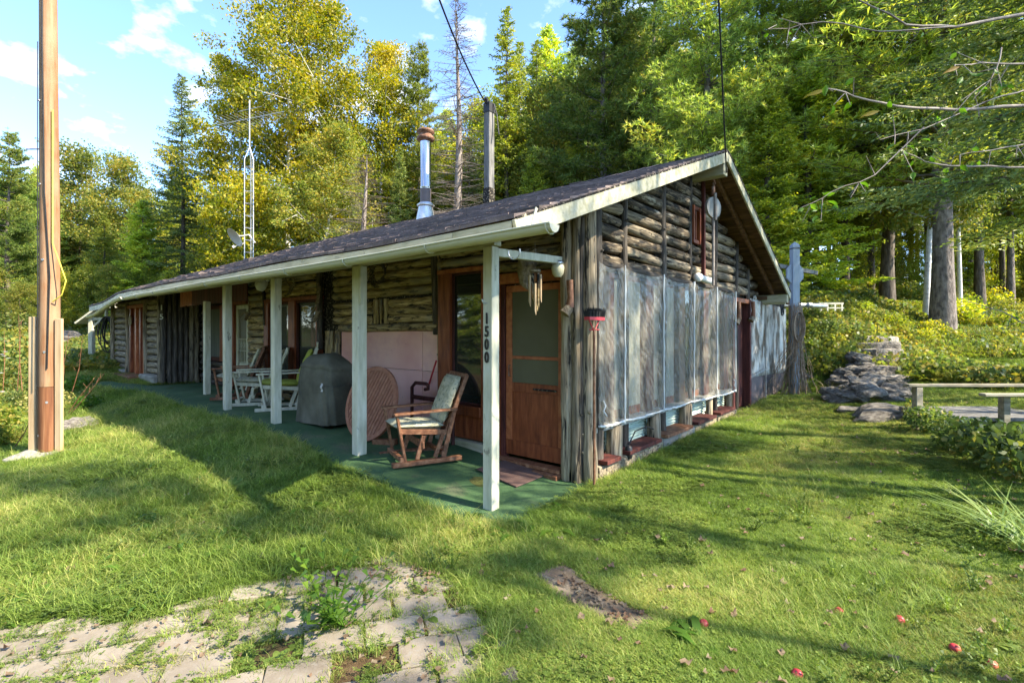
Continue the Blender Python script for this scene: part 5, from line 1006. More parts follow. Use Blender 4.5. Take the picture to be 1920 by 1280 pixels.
# barbecue under its cover
p = onD(607, 700, 6.75); bx_, by_ = float(p[0]), float(p[1]); T = thing('barbecue', 'barbecue under a charcoal fabric cover between rocker and round table top', 'barbecue', (bx_, by_+.05, h1(bx_, by_)+.01), R_(4)); T.scale = (.86, .9, .90)
rs = random.Random(4); fo = [(rs.randint(3, 14), rs.uniform(0, 6), rs.uniform(.004, .016)) for _ in range(9)]
def cov(u, v):
    a = 2*math.pi*u; ca, sa = math.cos(a), math.sin(a); e = .5
    if v < .86:
        t = v/.86; W = .46-.03*t; D = .30-.015*t; k = .0
        if t > .75: k = (t-.75)/.25
        r = 1-.07*k+sum(am*math.sin(n_*a+ph+t*3)*(1-t*.75) for n_, ph, am in fo)*1.6+.02*math.sin(t*7+a*2)
        z = .03+.83*t
    else:
        t = (v-.86)/.14; W = .43*(1-t)**.6; D = .285*(1-t)**.6; r = 1; z = .86+.19*math.sin(t*math.pi/2)
    x = math.copysign(abs(ca)**e, ca)*W*r; y = math.copysign(abs(sa)**e, sa)*D*r
    z -= .06*max(0, x-.15)*(1 if v > .6 else 0)*2
    z += .012*math.sin(x*14+y*9)*(v > .5)
    return (x, y, z)
b = MB(); b.grid(cov, 90, 44); b.build('fabric_cover', M['cloth'], T)
b = MB(); b.tube([(-.3, -.26, .03), (-.3, -.20, .03)], .03, 10); b.tube([(.3, -.26, .03), (.3, -.2, .03)], .03, 10); b.build('wheel', M['rubber'], T); b = MB(); b.box((-.36, -.24, .02), (.36, .24, .05)); b.build('bottom_shelf', M['rubber'], T)
b = MB(); b.grid(lambda u, v: (.30+.05*u, -.300+.01*math.sin(v*9), .52+.12*v), 4, 10); b.build('cover_flap', M['dish'], T)
# round table top
p = onD(688, 765, 5.95); T = thing('table_top', 'round reddish brown slatted table top leaning against the wall', 'table top', (float(p[0]), float(p[1])-.06, h1(p[0], p[1])+.02)); T.rotation_euler = (R_(-16), 0, R_(4)); R0 = .45
b = MB(); n_ = 48; vs = []
for y in (-.018, .018):
    for rr in (R0, R0-.05): vs += [(rr*math.cos(6.2832*i/n_), y, R0+rr*math.sin(6.2832*i/n_)) for i in range(n_)]
f = []
for i in range(n_): j = (i+1) % n_; f += [(i, j, n_+j, n_+i), (2*n_+j, 2*n_+i, 3*n_+i, 3*n_+j), (j, i, 2*n_+i, 2*n_+j), (n_+i, n_+j, 3*n_+j, 3*n_+i)]
b.add(vs, f); b.build('table_rim', M['tabletop'], T)
an = R_(68); ri = R0-.052; k = -ri+.004; sw = .040
while k < ri-.02:
    k2 = min(k+sw, ri-.002); l1 = math.sqrt(max(ri*ri-k*k, 0)); l2 = math.sqrt(max(ri*ri-k2*k2, 0)); b = MB(); q = [(-l1, k), (l1, k), (l2, k2), (-l2, k2)]; vs = []
    for y in (-.012, .008): vs += [(x*math.cos(an)-yy*math.sin(an), y, R0+x*math.sin(an)+yy*math.cos(an)) for x, yy in q]
    b.add(vs, [(0, 1, 2, 3), (7, 6, 5, 4), (0, 4, 5, 1), (2, 6, 7, 3), (1, 5, 6, 2), (3, 7, 4, 0)]); b.build('slat', M['tabletop'], T); k = k2+.010
b = MB(); b.box((-.40, .009, R0-.05), (.40, .03, R0)); b.build('batten', M['tabletop'], T)
q = onD(755, 745, 5.9); T = thing('bench_frame', 'dark red metal tube frame standing behind the table top', 'frame', (float(q[0]), 1.0, h1(q[0], 1.0)+.01))
b = MB(); b.tube([(-.25, 0, 0), (-.25, 0, .62), (-.18, 0, .68), (.03, 0, .68), (.06, 0, .66), (.06, 0, .62), (.0, 0, .61)], .022, 8); b.tube([(-.25, 0, .50), (.55, .0, .50)], .028, 8); b.tube([(.5, 0, 0), (.5, 0, .5)], .022, 8); b.build('frame_tube', M['darkred'], T)
a_ = onD(818, 690, 5.6); c_ = gp(760, 800); b = MB(); b.tube([(c_[0], c_[1]+.2, h1(*c_)+.02), (float(onY(818, 690, 1.08)[0]), 1.08, 1.13)], .012, 8); o = b.build('broom_handle', M['redpaint']); tag(o, 'thin red handle leaning on the pink wall board behind the glider chair', 'handle')
q = gp(722, 838); b = MB(); b.box((-.14, -.05, 0), (.14, .05, .07), j=.01); o = b.build('wood_block', M['chair']); o.location = (q[0], q[1], h1(*q)+.015); o.rotation_euler = (0, 0, .5); bevel(o, .006); tag(o, 'reddish block of wood on the carpet beside the round table top', 'wood block')
def flatmat(name, pts, th, m, label):
    P = [gp(u, v) for u, v in pts]; b = MB(); vs = [(x, y, h1(x, y)+dz) for dz in (.018, .018+th) for x, y in P]; n_ = len(P); b.add(vs, [tuple(range(n_-1, -1, -1)), tuple(range(n_, 2*n_))]+[(i, (i+1) % n_, n_+(i+1) % n_, n_+i) for i in range(n_)]); o = b.build(name, M[m]); bevel(o, .005); return tag(o, label, 'mat')
flatmat('door_mat', [(893, 886), (958, 866), (1024, 896), (968, 921)], .014, 'mat', 'brown door mat on the green carpet in front of the red screen door')
flatmat('door_mat', [(1368, 784), (1412, 770), (1428, 774), (1420, 790), (1388, 794)], .02, 'mat', 'brown mat on the ground outside the open gable side door')
# ------------------------------------------------------------------ things hung on the cabin
q = onY(1003, 508, .75); T = thing('wind_chime', 'wooden wind chime of carved sticks hanging before the screen door', 'wind chime', (float(q[0]), .75, float(q[2]))); T.rotation_euler = (0, 0, .7)
b = MB(); b.tube([(0, 0, .02), (0, 0, .28)], .003, 4); b.disc((0, 0, 0), (0, 0, 1), .055, .02, 14); b.build('hanger', M['horn'], T)
for i, (x, y, z0_, z1_, m) in enumerate([(-.05, 0, -.04, -.34, 'plank'), (-.02, .03, -.02, -.28, 'log'), (.0, -.03, -.12, -.42, 'plank'), (.03, .0, -.02, -.36, 'log'), (.055, .02, -.03, -.30, 'plank'), (.02, .04, -.1, -.38, 'log')]):
    b = MB(); b.tube([(x, y, z0_), (x, y, z1_+.05), (x+.008, y, z1_)], [.013, .012, .003], 7); b.tube([(x, y, 0), (x, y, z0_)], .0015, 3); b.build('chime_stick', M[m], T)
    if i % 2: b = MB(); b.tube([(x, y, z0_-.001), (x, y, z0_-.10)], .0145, 7); b.build('burnt_band', M['tar'], T)
q = onY(988, 478, 1.0); b = MB(); b.tube([(0, 0, .02), (.03, -.02, -.08), (.02, -.05, -.2), (.0, -.06, -.30), (.05, -.05, -.36)], [.07, .10, .08, .045, .01], 12, wob=.18); b.tube([(.0, 0, 0), (-.10, .0, .05)], [.05, .02], 8, wob=.2); b.tube([(.03, -.03, -.02), (.14, -.04, .03)], [.05, .02], 8, wob=.2); o = b.build('driftwood_root', M['horn']); o.location = (float(q[0]), 1.0, float(q[2])); tag(o, 'gnarled grey root hung over the screen door behind the wind chime', 'root')
q = onY(1046, 508, 1.02); b = MB(); b.lathe([(.03, -.07), (.055, -.04), (.065, .02), (.055, .05), (.04, .055)], 18); o = b.build('porch_lamp', M['gutter']); o.location = (float(q[0]), 1.02, float(q[2])+.01); b2 = MB(); b2.lathe([(.05, .053), (.06, .06), (.05, .09), (.02, .095)], 14); b2.build('lamp_base', M['galv'], o); b3 = MB(); b3.tube([(0, 0, .09), (.0, .10, .10)], .02, 8); b3.build('lamp_bracket', M['tar'], o); tag(o, 'pale glass globe lamp under the eave at the corner of the cabin', 'lamp')
def hoof(u, v0, v1, plane, val, label):
    q = onY(u, v0, val) if plane == 'Y' else onX(u, v0, val); k = (v1-v0)*np.linalg.norm(q-CAM)/1000; b = MB(); b.tube([(0, 0, 0), (.01, 0, -k*.5), (.0, 0, -k*.8)], [.035, .03, .045], 10); o = b.build('animal_leg', M['chair']); o.location = q; b = MB(); b.tube([(.0, 0, -k*.8), (-.05, -.02, -k)], [.045, .055], 10); b.build('hoof', M['horn'], o); o.rotation_euler = (0, 0, .6); tag(o, label, 'mounted leg')
hoof(1068, 525, 592, 'Y', .98, 'stuffed animal leg with pale hoof hung beside the screen door'); hoof(1385, 565, 605, 'X', .26, 'stuffed animal leg with pale hoof hung left of the open gable door'); hoof(1412, 565, 600, 'X', .26, 'stuffed animal leg hung right of the open gable door')
T = thing('push_broom', 'push broom standing head up against the corner of the plastic covered wall', 'broom', (.335, float(onX(1114, 800, .335)[1]), .05)); zb_h = float(onX(1114, 618, .335)[2])-.05
b = MB(); b.tube([(0, 0, 0), (0, 0, zb_h+.02)], .013, 8); b.build('handle', M['chair'], T)
b = MB(); b.tube([(0, 0, zb_h-.02), (-.0, -.10, zb_h+.10)], .006, 5); b.tube([(0, 0, zb_h-.02), (0, .12, zb_h+.12)], .006, 5); b.box((-.03, -.13, zb_h+.09), (.03, .15, zb_h+.12)); b.tube([(-.02, -.05, zb_h-.0), (.02, .06, zb_h+.0)], .006, 5); b.build('broom_block', M['redpaint'], T)
b = MB(); rs = random.Random(2)
for i in range(260): x = rs.uniform(-.03, .03); y = rs.uniform(-.13, .15); b.add([(x-.004, y, zb_h+.12), (x+.004, y+.004, zb_h+.12), (x*1.4+rs.uniform(-.01, .01), y*1.15+rs.uniform(-.01, .01), zb_h+.21)], [(0, 1, 2)])
b.box((-.028, -.128, zb_h+.12), (.028, .148, zb_h+.175)); b.build('bristles', M['blackhair'], T)
def antler(u, v, y, s, label, pts):
    q = onY(u, v, y); b = MB()
    for p in pts: b.tube([(a*s, .0-.03*k, c*s) for k, (a, c) in enumerate(p)], [.022*s*(1-.8*k/len(p)) for k in range(len(p))], 6, wob=.1)
    b.tube([(0, .0, .05*s), (0, -.06, -.12*s)], [.05*s, .03*s], 8, wob=.15); o = b.build('antlers', M['horn']); o.location = q; tag(o, label, 'antlers')
antler(548, 540, 1.10, .8, 'pale antlers hung over the curtained window', [[(0, 0), (.15, .1), (.2, .3)], [(0, 0), (-.15, .1), (-.2, .28)], [(.1, .05), (.22, .08)], [(-.1, .05), (-.22, .1)]])
antler(466, 590, 1.08, .9, 'dark branching antlers hung beside the white screen door', [[(0, 0), (.1, .15), (.15, .35)], [(0, 0), (-.15, .05), (-.3, -.05)], [(.05, .1), (.2, .1)]])
antler(597, 590, 1.05, .9, 'curved dark horn hung at the right side of the curtained window', [[(0, .55), (.04, .3), (.0, .1), (-.15, -.05), (-.28, -.02)], [(.05, .5), (.06, .2)]])
q = onY(488, 532, .75); b = MB(); b.lathe([(.02, -.11), (.11, -.08), (.12, .0), (.07, .06)], 16, Matrix.Rotation(1.2, 4, 'X')); b.tube([(0, .02, 0), (.1, .1, .08)], .03, 8); o = b.build('flood_lamp', M['digitw']); o.location = q; tag(o, 'white round outdoor lamp high under the porch roof left of a post', 'lamp')
q = onY(712, 512, 1.08); b = MB(); rs = random.Random(9)
for i in range(46):
    a = rs.uniform(0, 6.28); r0 = .13+rs.uniform(-.03, .03); b.tube([(r0*math.cos(a), rs.uniform(-.05, 0), r0*math.sin(a)), ((r0+.05)*math.cos(a+.5), rs.uniform(-.08, 0), (r0+.03)*math.sin(a+.5)), ((r0+.07)*math.cos(a+1), rs.uniform(-.1, 0), (r0+.07)*math.sin(a+1))], .006, 4)
o = b.build('twig_wreath', M['bark']); o.location = q; tag(o, 'dark twig wreath hung high on the logs above the pink board', 'wreath')
q = onX(1343, 345, .42); T = thing('pulley_block', 'old round pulley block hanging from the white beam at the roof peak', 'pulley', (.42, PY, PZ-.36))
b = MB(); b.tube([(0, 0, 0), (.02, .03, -.05), (0, .02, -.1), (0, 0, -.05)], .012, 6); b.tube([(0, 0, -.1), (0, 0, -.22)], .03, 8, wob=.2); b.build('hook', M['rust'], T)
b = MB(); b.disc((0, 0, -.40), (1, -.35, 0), .15, .035, 28); b.build('wheel', M['greywood'], T); b = MB(); b.tube([(.03, -.01, -.2), (.035, -.01, -.58)], .02, 6, wob=.15); b.tube([(0, 0, -.55), (0, 0, -1.5)], .022, 7, wob=.1); b.build('strap', M['dead'], T)
T = thing('spoked_wheel', 'small black spoked wheel hanging under the right eave', 'wheel', (.30, float(onX(1467, 580, .30)[1]), float(onX(1467, 580, .30)[2])))
b = MB(); b.tube([(.0, .13*math.cos(a), .13*math.sin(a)) for a in np.linspace(0, 6.2832, 25)], .014, 6, cap=False); b.build('rim', M['rubber'], T); b = MB(); b.disc((0, 0, 0), (1, 0, 0), .03, .04, 10); b.build('hub', M['rubber'], T)
for i in range(6): b = MB(); a = i*math.pi/3; b.tube([(0, 0, 0), (0, .125*math.cos(a), .125*math.sin(a))], .006, 5); b.build('spoke', M['rubber'], T)
b = MB(); b.tube([(0, 0, .13), (0, .0, .28)], .006, 5); b.build('hook', M['rust'], T)
# ------------------------------------------------------------------ cross post with vines
q = onD(1490, 745, 10.6); gx_, gy_ = float(q[0]), float(q[1]); zb = h1(gx_, gy_); T = thing('cross_post', 'blue grey painted cross shaped post beyond the right end of the cabin', 'post', (gx_, gy_, zb), math.atan2(.641, .768)); zt_p = 1.5+167*10.6/935-zb
b = MB(); b.box((-.07, -.07, 0), (.07, .07, zt_p-.08)); vs = [(-.07, -.07, zt_p-.079), (.07, -.07, zt_p-.079), (.07, .07, zt_p-.079), (-.07, .07, zt_p-.079), (0, 0, zt_p)]; b.add(vs, [(0, 1, 4), (1, 2, 4), (2, 3, 4), (3, 0, 4)]); b.build('post', M['blueg'], T)
zc = 1.5+105*10.6/935-zb
for sgn in (-1, 1):
    b = MB(); vs = [(sgn*.087, y, z) for y in (-.02, .02) for z in (zc-.24, zc+.24)]; vs = []
    for y in (-.03, .03): vs += [(sgn*.072, y, zc+.22), (sgn*.17, y, zc+.12), (sgn*.17, y, zc-.08), (sgn*.072, y, zc-.20)]
    b.add(vs, [(0, 1, 2, 3), (7, 6, 5, 4), (0, 4, 5, 1), (1, 5, 6, 2), (2, 6, 7, 3)]); b.build('bracket', M['blueg'], T)
b = MB(); b.bar((-.5, .12, zc+.25), (.55, .12, zc+.05), .07, .08); b.build('cross_arm', M['greywood'], T); b = MB(); b.tube([(-.074, -.074, zt_p-.15), (.074, -.074, zt_p-.15), (.074, .074, zt_p-.15), (-.074, .074, zt_p-.15), (-.074, -.074, zt_p-.15)], .008, 5); b.build('wire_tie', M['rubber'], T)
b = MB(); rs = random.Random(12)
for i in range(46):
    a = rs.uniform(0, 6.28); r0 = .09+rs.uniform(0, .04); z = zt(572, 10.6)-zb+rs.uniform(-.1, .05); pts = []; sp_ = rs.uniform(.0, .18)
    for k in range(9): t = k/8; pts.append(((r0+sp_*t*t)*math.cos(a+rs.uniform(-.3, .3)), (r0+sp_*t*t)*math.sin(a+rs.uniform(-.3, .3))-.04, z*(1-t)+.02+.1*t*rs.random()))
    b.tube(pts, rs.uniform(.004, .010), 4, cap=False)
for i in range(26):
    x = rs.uniform(-.8, -.1) if rs.random() < .6 else rs.uniform(.1, .6); pts = [(x*t+.05*rs.uniform(-1, 1), rs.uniform(-.25, .1), (1.0-t)*1.3+.1*rs.uniform(-1, 1)) for t in np.linspace(0, 1, 8)]; b.tube(pts, .005, 4, cap=False)
for k in range(7): w_ = rs.uniform(.08, .14); b.tube([(w_*math.sin(t), -.12-.01*k, zt(585, 10.6)-zb-.32+.32*math.cos(t)) for t in np.linspace(0, 6.28, 20)], .009, 5)
o = b.build('dry_vines', M['vine']); o.location = (gx_, gy_, zb); o.rotation_euler = (0, 0, math.atan2(.641, .768)); tag(o, 'tangle of dry brown vines and rope draped round the blue grey post', 'vine')
a_ = onD(1500, 572, 12.5); c_ = onD(1548, 574, 13); b = MB(); b.tube([tuple(a_-RT*2.0), tuple(a_), tuple(c_)], .06, 12); b.tube([tuple(a_+RT*.2), tuple(a_+RT*.28)], .07, 12); o = b.build('vent_pipe', M['galv']); tag(o, 'white pipe lying level behind the blue grey cross post', 'pipe')
a_ = onD(1536, 574, 13.2); T = thing('white_rack', 'low whitewashed timber rack at the top of the bank', 'rack', tuple(a_), math.atan2(.641, .768)); b = MB(); b.box((0, 0, .05), (.65, .3, .10)); 
for x in (.05, .22, .42, .6): b.box((x-.02, -.01, -.12), (x+.02, .02, .048))
b.box((0, -.012, -.06), (.65, .014, -.03)); b.build('rack_frame', M['white'], T)
# ------------------------------------------------------------------ stone steps, stone pile, boulders
random.seed(8)
T = thing('stone_steps', 'mossy grey stone steps climbing the bank behind the stone pile', 'steps'); 
for k, (u, v, d, w_, dp) in enumerate([(1686, 735, 11.6, .30, .3), (1678, 716, 12.0, .36, .28), (1670, 700, 12.4, .42, .30), (1662, 685, 12.8, .46, .32), (1655, 671, 13.2, .48, .32), (1648, 658, 13.6, .50, .34), (1640, 646, 14.1, .52, .38)]):
    p = onD(u, v, d); x_, y_ = gp(u, v); bs = MB(); w2 = w_*1.0; n8 = 14; ring = [(w2*(1+random.uniform(-.12, .06))*math.copysign(abs(math.cos(a))**.55, math.cos(a)), dp*.8*(1+random.uniform(-.12, .08))*math.copysign(abs(math.sin(a))**.55, math.sin(a))) for a in np.linspace(0, 6.2832, n8+1)[:-1]]; vs = [(x, y, -.25) for x, y in ring]+[(x*1.02, y*1.02, .03) for x, y in ring]+[(x*.98, y*.98, .07+random.uniform(-.01, .01)) for x, y in ring]+[(x*.5, y*.5, .085+random.uniform(-.01, .01)) for x, y in ring]; bs.add(vs, [tuple(range(3*n8, 4*n8))]+[(i+r_*n8, (i+1) % n8+r_*n8, (i+1) % n8+r_*n8+n8, i+r_*n8+n8) for r_ in range(3) for i in range(n8)]); o = bs.build('step_stone', M['rock'], T); o.location = (x_, y_, h1(x_, y_)+.05+.015*k); o.rotation_euler = (random.uniform(-.03, .03), random.uniform(-.03, .03), math.atan2(.641, .768)+random.uniform(-.1, .1))
T = thing('stone_pile', 'rough heap of field stones at the left of the stone steps', 'stone pile')
for i in range(95):
    u = random.uniform(1568, 1680); top = np.interp(u, [1568, 1600, 1640, 1690], [705, 682, 690, 725]); v = random.uniform(top, 748); d = 10.9+(748-v)*.022+random.uniform(-.1, .1); x_, y_ = gp(u, v+10); s = random.uniform(.09, .19); rock(x_, y_, s*1.5, s, s*.6, parent=T, z=h1(x_, y_)+s*.5+max(0, .30-.5*abs(u-1620)/60)*random.random(), name='stone', rz=math.atan2(.641, .768)+random.uniform(-.5, .5), tilt=.35)
for u, v, s, l in [(1505, 708, .3, 'flat tilted slab at the foot of the bank beside the dry vines'), (1640, 786, .42, 'flat ledge stone set in the lawn in front of the stone pile'), (1592, 772, .28, 'low pointed ledge stone, left of the larger ledge stone'), (1766, 700, .42, 'tilted grey boulder right of the stone steps'), (1900, 655, .5, 'boulder on the bank at the right edge'), (1820, 688, .33, 'pale low boulder between the tilted boulder and the right edge')]:
    x, y = gp(u, v); rock(x, y, s, s*.6, s*.3, l, 'rock', name='boulder', rz=math.atan2(.641, .768)+random.uniform(-.2, .3), z=h1(x, y)+s*.08)
for u, v, s, l in [(12, 812, .22, 'pale flat stone at the far left garden edge'), (150, 802, .26, 'pale stone at the right edge of the left garden bed'), (105, 700, .2, 'stone in the garden bed behind the pole'), (128, 640, .8, 'large dark boulder beyond the well shelter'), (880, 990, .08, 'small flat stone in the grass near the front porch post'), (960, 1270, .06, 'tiny stone by the paving at the bottom')]:
    x, y = gp(u, v); rock(x, y, s, s*.7, s*.45, l, 'rock', name='stone')
# ------------------------------------------------------------------ rails at the right
T = thing('timber_rail', 'low weathered timber rail on posts at the right of the lawn', 'rail', tuple(onD(1712, 620, 6.9)*[1, 1, 0]), math.atan2(.641, .768)); pz0 = h1(*T.location[:2]); 
def rl(a, c, w_, h_, n_, m='railwood'): b = MB(); b.bar(a, c, w_, h_); bevel(b.build(n_, M[m], T), .006)
zt_r = 1.5-102*6.9/935; s_ = 6.9/935
rl((-.10, 0, zt_r), (3.2, 0, zt_r), .10, .038, 'top_rail'); rl(((1797-1712)*s_-.1, -.45, zt_r-.075), (3.2, -.45, zt_r-.075), .10, .038, 'lower_rail')
for u, y, tp in [(1720, .0, zt_r-.024), (1836, -.35, zt_r-.1), (2100, 0, zt_r-.024)]: x = (u-1712)*s_; wpt = T.location[0]+RT[0]*x-RT[1]*y, T.location[1]+RT[1]*x+FW[1]*y; b = MB(); b.box((x-.045, y-.045, h1(*wpt)-.1), (x+.045, y+.045, tp)); bevel(b.build('post', M['railwood'], T), .006)
T = thing('boardwalk', 'grey weathered boards lying on the ground behind the timber rail', 'boards', (0, 0, 0))
x0, y0 = gp(1800, 812); 
for i in range(7):
    b = MB(); b.box((0, i*.15, 0), (3.5, i*.15+.135, .04), j=.004); o = b.build('board', M['oldgrey'], T); o.location = (x0, y0, h1(x0+1, y0+.6)+.05); o.rotation_euler = (0, 0, math.atan2(.641, .768))
# ------------------------------------------------------------------ paving
random.seed(17)
PV = thing('paving', 'weathered concrete pavers half sunk in the grass in front', 'paving'); PV.pop('category', None); PV.pop('label', None); PV['kind'] = 'structure'; PV.name = 'paved_path'
def inpoly(x, y, poly):
    c = False; n_ = len(poly); j = n_-1
    for i in range(n_):
        if ((poly[i][1] > y) != (poly[j][1] > y)) and (x < (poly[j][0]-poly[i][0])*(y-poly[i][1])/(poly[j][1]-poly[i][1])+poly[i][0]): c = not c
        j = i
    return c
ppx = [(-250, 1205), (120, 1165), (330, 1140), (545, 1082), (740, 1043), (835, 1085), (925, 1165), (915, 1240), (860, 1330), (700, 1500), (-250, 1500)]
PP = [gp(u, v) for u, v in ppx]
o1 = np.array(gp(560, 1270)); o2 = np.array(gp(1010-80, 1195)); ddir = (o2-o1)/np.linalg.norm(o2-o1); dn = np.array([-ddir[1], ddir[0]]); ang = math.atan2(ddir[1], ddir[0])
pm = []
for k in range(4):
    b = MB(); hw, hh = .140, .098; j = .005; q = [(-hw, -hh), (0, -hh-.003), (hw, -hh), (hw+.002, 0), (hw, hh), (0, hh+.002), (-hw, hh), (-hw-.003, 0)]; q = [(x+random.uniform(-j, j), y+random.uniform(-j, j)) for x, y in q]
    vs = [(x, y, -.05) for x, y in q]+[(x, y, -.006) for x, y in q]+[(x*.975, y*.95, 0) for x, y in q]; n_ = 8
    b.add(vs, [tuple(range(16, 24))]+[(i+r0, (i+1) % 8+r0, (i+1) % 8+r0+8, i+r0+8) for r0 in (0, 8) for i in range(8)]); me = b.mesh('paver'); me.materials.append(M['paver']); pm.append(me)
for r0 in range(-12, 14):
    for c0 in range(-16, 16):
        c = o1+dn*r0*.206+ddir*(c0*.29+(.145 if r0 % 2 else 0)); x, y = c
        if inpoly(x, y, PP) and random.random() < .97:
            o = bpy.data.objects.new('paver', random.choice(pm)); C.objects.link(o); o.parent = PV; o.location = (x+random.uniform(-.006, .006), y+random.uniform(-.006, .006), h1(x, y)+.016+random.uniform(-.006, .006)); o.rotation_euler = (random.uniform(-.025, .025), random.uniform(-.025, .025), ang+random.uniform(-.03, .03)+(math.pi if random.random() < .5 else 0))
b = MB(); cc = np.mean(np.array(PP[:9]), 0); P9 = [np.array(p) for p in PP]
bare = [gp(1000, 1078), gp(1055, 1058), gp(1125, 1108), gp(1240, 1168), (gp(1185, 1188)), gp(1055, 1130)]
b = MB(); cb = np.mean(np.array(bare), 0); ring = [(x, y, h1(x, y)+.006) for x, y in bare]; b.add([(cb[0], cb[1], h1(*cb)+.02)]+ring, [(0, i+1, (i+1) % 6+1) for i in range(6)], True); o = b.build('bare_earth', M['soil']); tag(o, 'patch of bare brown earth in the lawn', kind='structure')
b = MB(); a0_, a1_ = gp(1012, 1084), gp(1090, 1118); b.bar((a0_[0], a0_[1], h1(*a0_)+.0), (a1_[0], a1_[1], h1(*a1_)+.0), .05, .04); o = b.build('buried_plank', M['horn']); bevel(o, .012); tag(o, 'half buried grey plank edge in the bare earth patch', 'plank')
# ------------------------------------------------------------------ planting
random.seed(31)
small('stem', 'weed_plant', *gp(622, 1172), .95, 'bushy green weed growing through the middle of the pavers', 'weed', 'weed', sz=.72)
small('stem2', 'weed_plant', *gp(648, 1178), .7, 'smaller leafy weed just right of the bushy weed on the pavers', 'weed', 'weed')
for k, (u, v) in enumerate([(425, 1210), (480, 1260), (520, 1240), (560, 1215), (690, 1200), (400, 1110), (515, 1130), (740, 1150), (800, 1160), (860, 1110), (300, 1190), (760, 1220), (640, 1215), (460, 1245), (590, 1180), (540, 1255), (700, 1185), (420, 1225), (720, 1080), (880, 1140)]): small('plantain', 'broadleaf_weed', *gp(u, v), random.uniform(.7, 1.15), 'low broad leaved weed in a joint of the pavers', 'weed', 'clover', 'broad leaved weeds between the pavers')
for k, (u, v) in enumerate([(640, 1000), (700, 985), (800, 1010), (1000, 990), (1040, 1000), (960, 1010), (1250, 1190), (1310, 1210), (560, 960), (470, 1010), (1060, 960), (880, 980)]): small('dock', 'dock_plant', *gp(u, v), random.uniform(.6, .9), 'dandelion like plant with long leaves '+('in the lawn near the carpet corner' if u < 900 and v < 1011 and u > 620 else 'in the left lawn before the porch' if u < 620 else 'just below the front porch post' if u < 1100 else 'by the bare earth patch'), 'weed', 'weed', 'long leaved plants in the lawn')
small('iris', 'daylily_clump', *gp(1880, 1010), .85, 'clump of long pale arching blades at the right edge of the lawn', 'daylily', 'iris', sz=.45)
small('iris', 'daylily_clump', *gp(1945, 1050), .8, 'second clump of arching blades, partly out of the frame at right', 'daylily', 'iris', sz=.5)
for u, v, s, l in [(1745, 815, .55, 'leafy bush at the left post of the timber rail'), (1800, 850, .6, 'leafy bush below the timber rail, left of its second post'), (1860, 880, .75, 'large leafy bush at the right of the lawn under the rail'), (1915, 905, .8, 'large leafy bush cut by the right edge of the view'), (1720, 790, .35, 'pale low bush in front of the stone pile')]:
    small('bush2' if s > .5 else 'bush1', 'bush', *gp(u, v), s, l, 'bush', 'bush', sz=s*1.15)
rb_ = ['low leafy bush on the bank', 'bushes on the bank behind the lawn']
for i in range(90):
    u = random.uniform(1500, 1920); v = random.uniform(np.interp(u, [1500, 1600, 1760, 1920], [575, 560, 590, 625]), np.interp(u, [1500, 1560, 1600, 1700, 1780, 1920], [700, 690, 650, 640, 680, 650]))
    if 1560 < u < 1712 and v > 625: continue
    x, y = gp(u, v); k = random.random()
    if k < .45: small(random.choice(['fern', 'fern2']), 'fern', x, y, random.uniform(.7, 1.15), 'green fern on the bank '+where(u, 20).split(',')[0]+(', up by the trunks' if v < 610 else ', lower down the slope'), 'fern', 'fernl', 'ferns on the bank')
    else: small(random.choice(['bush1', 'bush2']), 'bush', x, y, random.uniform(.35, .8), ('round ' if k > .75 else 'low ')+'leafy bush on the bank '+where(u, 20).split(',')[0]+(', up by the trunks' if v < 610 else ', lower down the slope'), 'bush', random.choice(['l_yellow', 'bush', 'l_green']), 'bushes on the bank')
for i in range(50):
    u = random.uniform(1480, 1920); d = random.uniform(17, 30); p = onD(u, 620, d); small(random.choice(['bush1', 'bush2', 'fern']), 'undergrowth_bush', float(p[0]), float(p[1]), random.uniform(.6, 1.5), 'leafy undergrowth bush '+where(u, d), 'bush', random.choice(['l_yellow', 'l_green', 'fernl']), 'undergrowth of the wood')
for u, v, s, m, l in [(5, 660, 1.2, 'l_yellow', 'yellowing bush at the far left edge'), (40, 650, 1.1, 'l_yellow', 'yellowing bush just left of the utility pole'), (20, 730, .9, 'bush', 'green garden bush at the left edge behind white flowers'), (45, 760, .6, 'bush', 'green garden bush left of the pole planks'), (150, 735, .6, 'weed', 'leafy garden plant just right of the utility pole'), (165, 770, .45, 'weed', 'low leafy plant right of the utility pole by the pale stone'), (130, 620, 1.0, 'l_orange', 'orange leaved shrub beyond the shelter'), (205, 560, .9, 'l_orange', 'pinkish shrub behind the well shelter')]:
    x, y = gp(u, v); small('bush1' if s > .6 else 'bush2', 'garden_bush', x, y, s, l, 'bush', m)
for u, v, s in [(10, 700, 1.5), (48, 690, 1.3), (-20, 720, 1.6), (30, 640, 1.7)]: x, y = gp(u, v); small('bush1', 'garden_bush', x, y, s, 'tall leafy bush in the left garden, '+('behind white flowers' if u < 0 else 'beside the pole planks' if u > 45 else 'at its back edge' if v < 650 else 'in its middle'), 'bush', 'bush' if u != 10 else 'l_yellow')
for i in range(34):
    u = random.uniform(-60, 70) if i % 2 else random.uniform(-60, 175); v = random.uniform(745, 850) if u < 60 else random.uniform(735, 800); x, y = gp(u, v); small(random.choice(['tuft', 'stem', 'fern', 'bush1']), 'garden_plant', x, y, random.uniform(.4, .75), ('fern', 'leafy plant', 'low bush')[i % 3]+' in the left garden bed '+('left of the pole, at the front' if v > 790 and u < 70 else 'left of the pole, at the back' if u < 70 else 'right behind the pole' if u < 120 else 'right of the pole by the dry stalks'), 'plant', random.choice(['bush', 'weed', 'fernl', 'grassdry']), 'plants in the left garden bed')
T = thing('dry_stalks', 'bare reddish dry stalks leaning out beside the utility pole', 'stalks'); rs = random.Random(6)
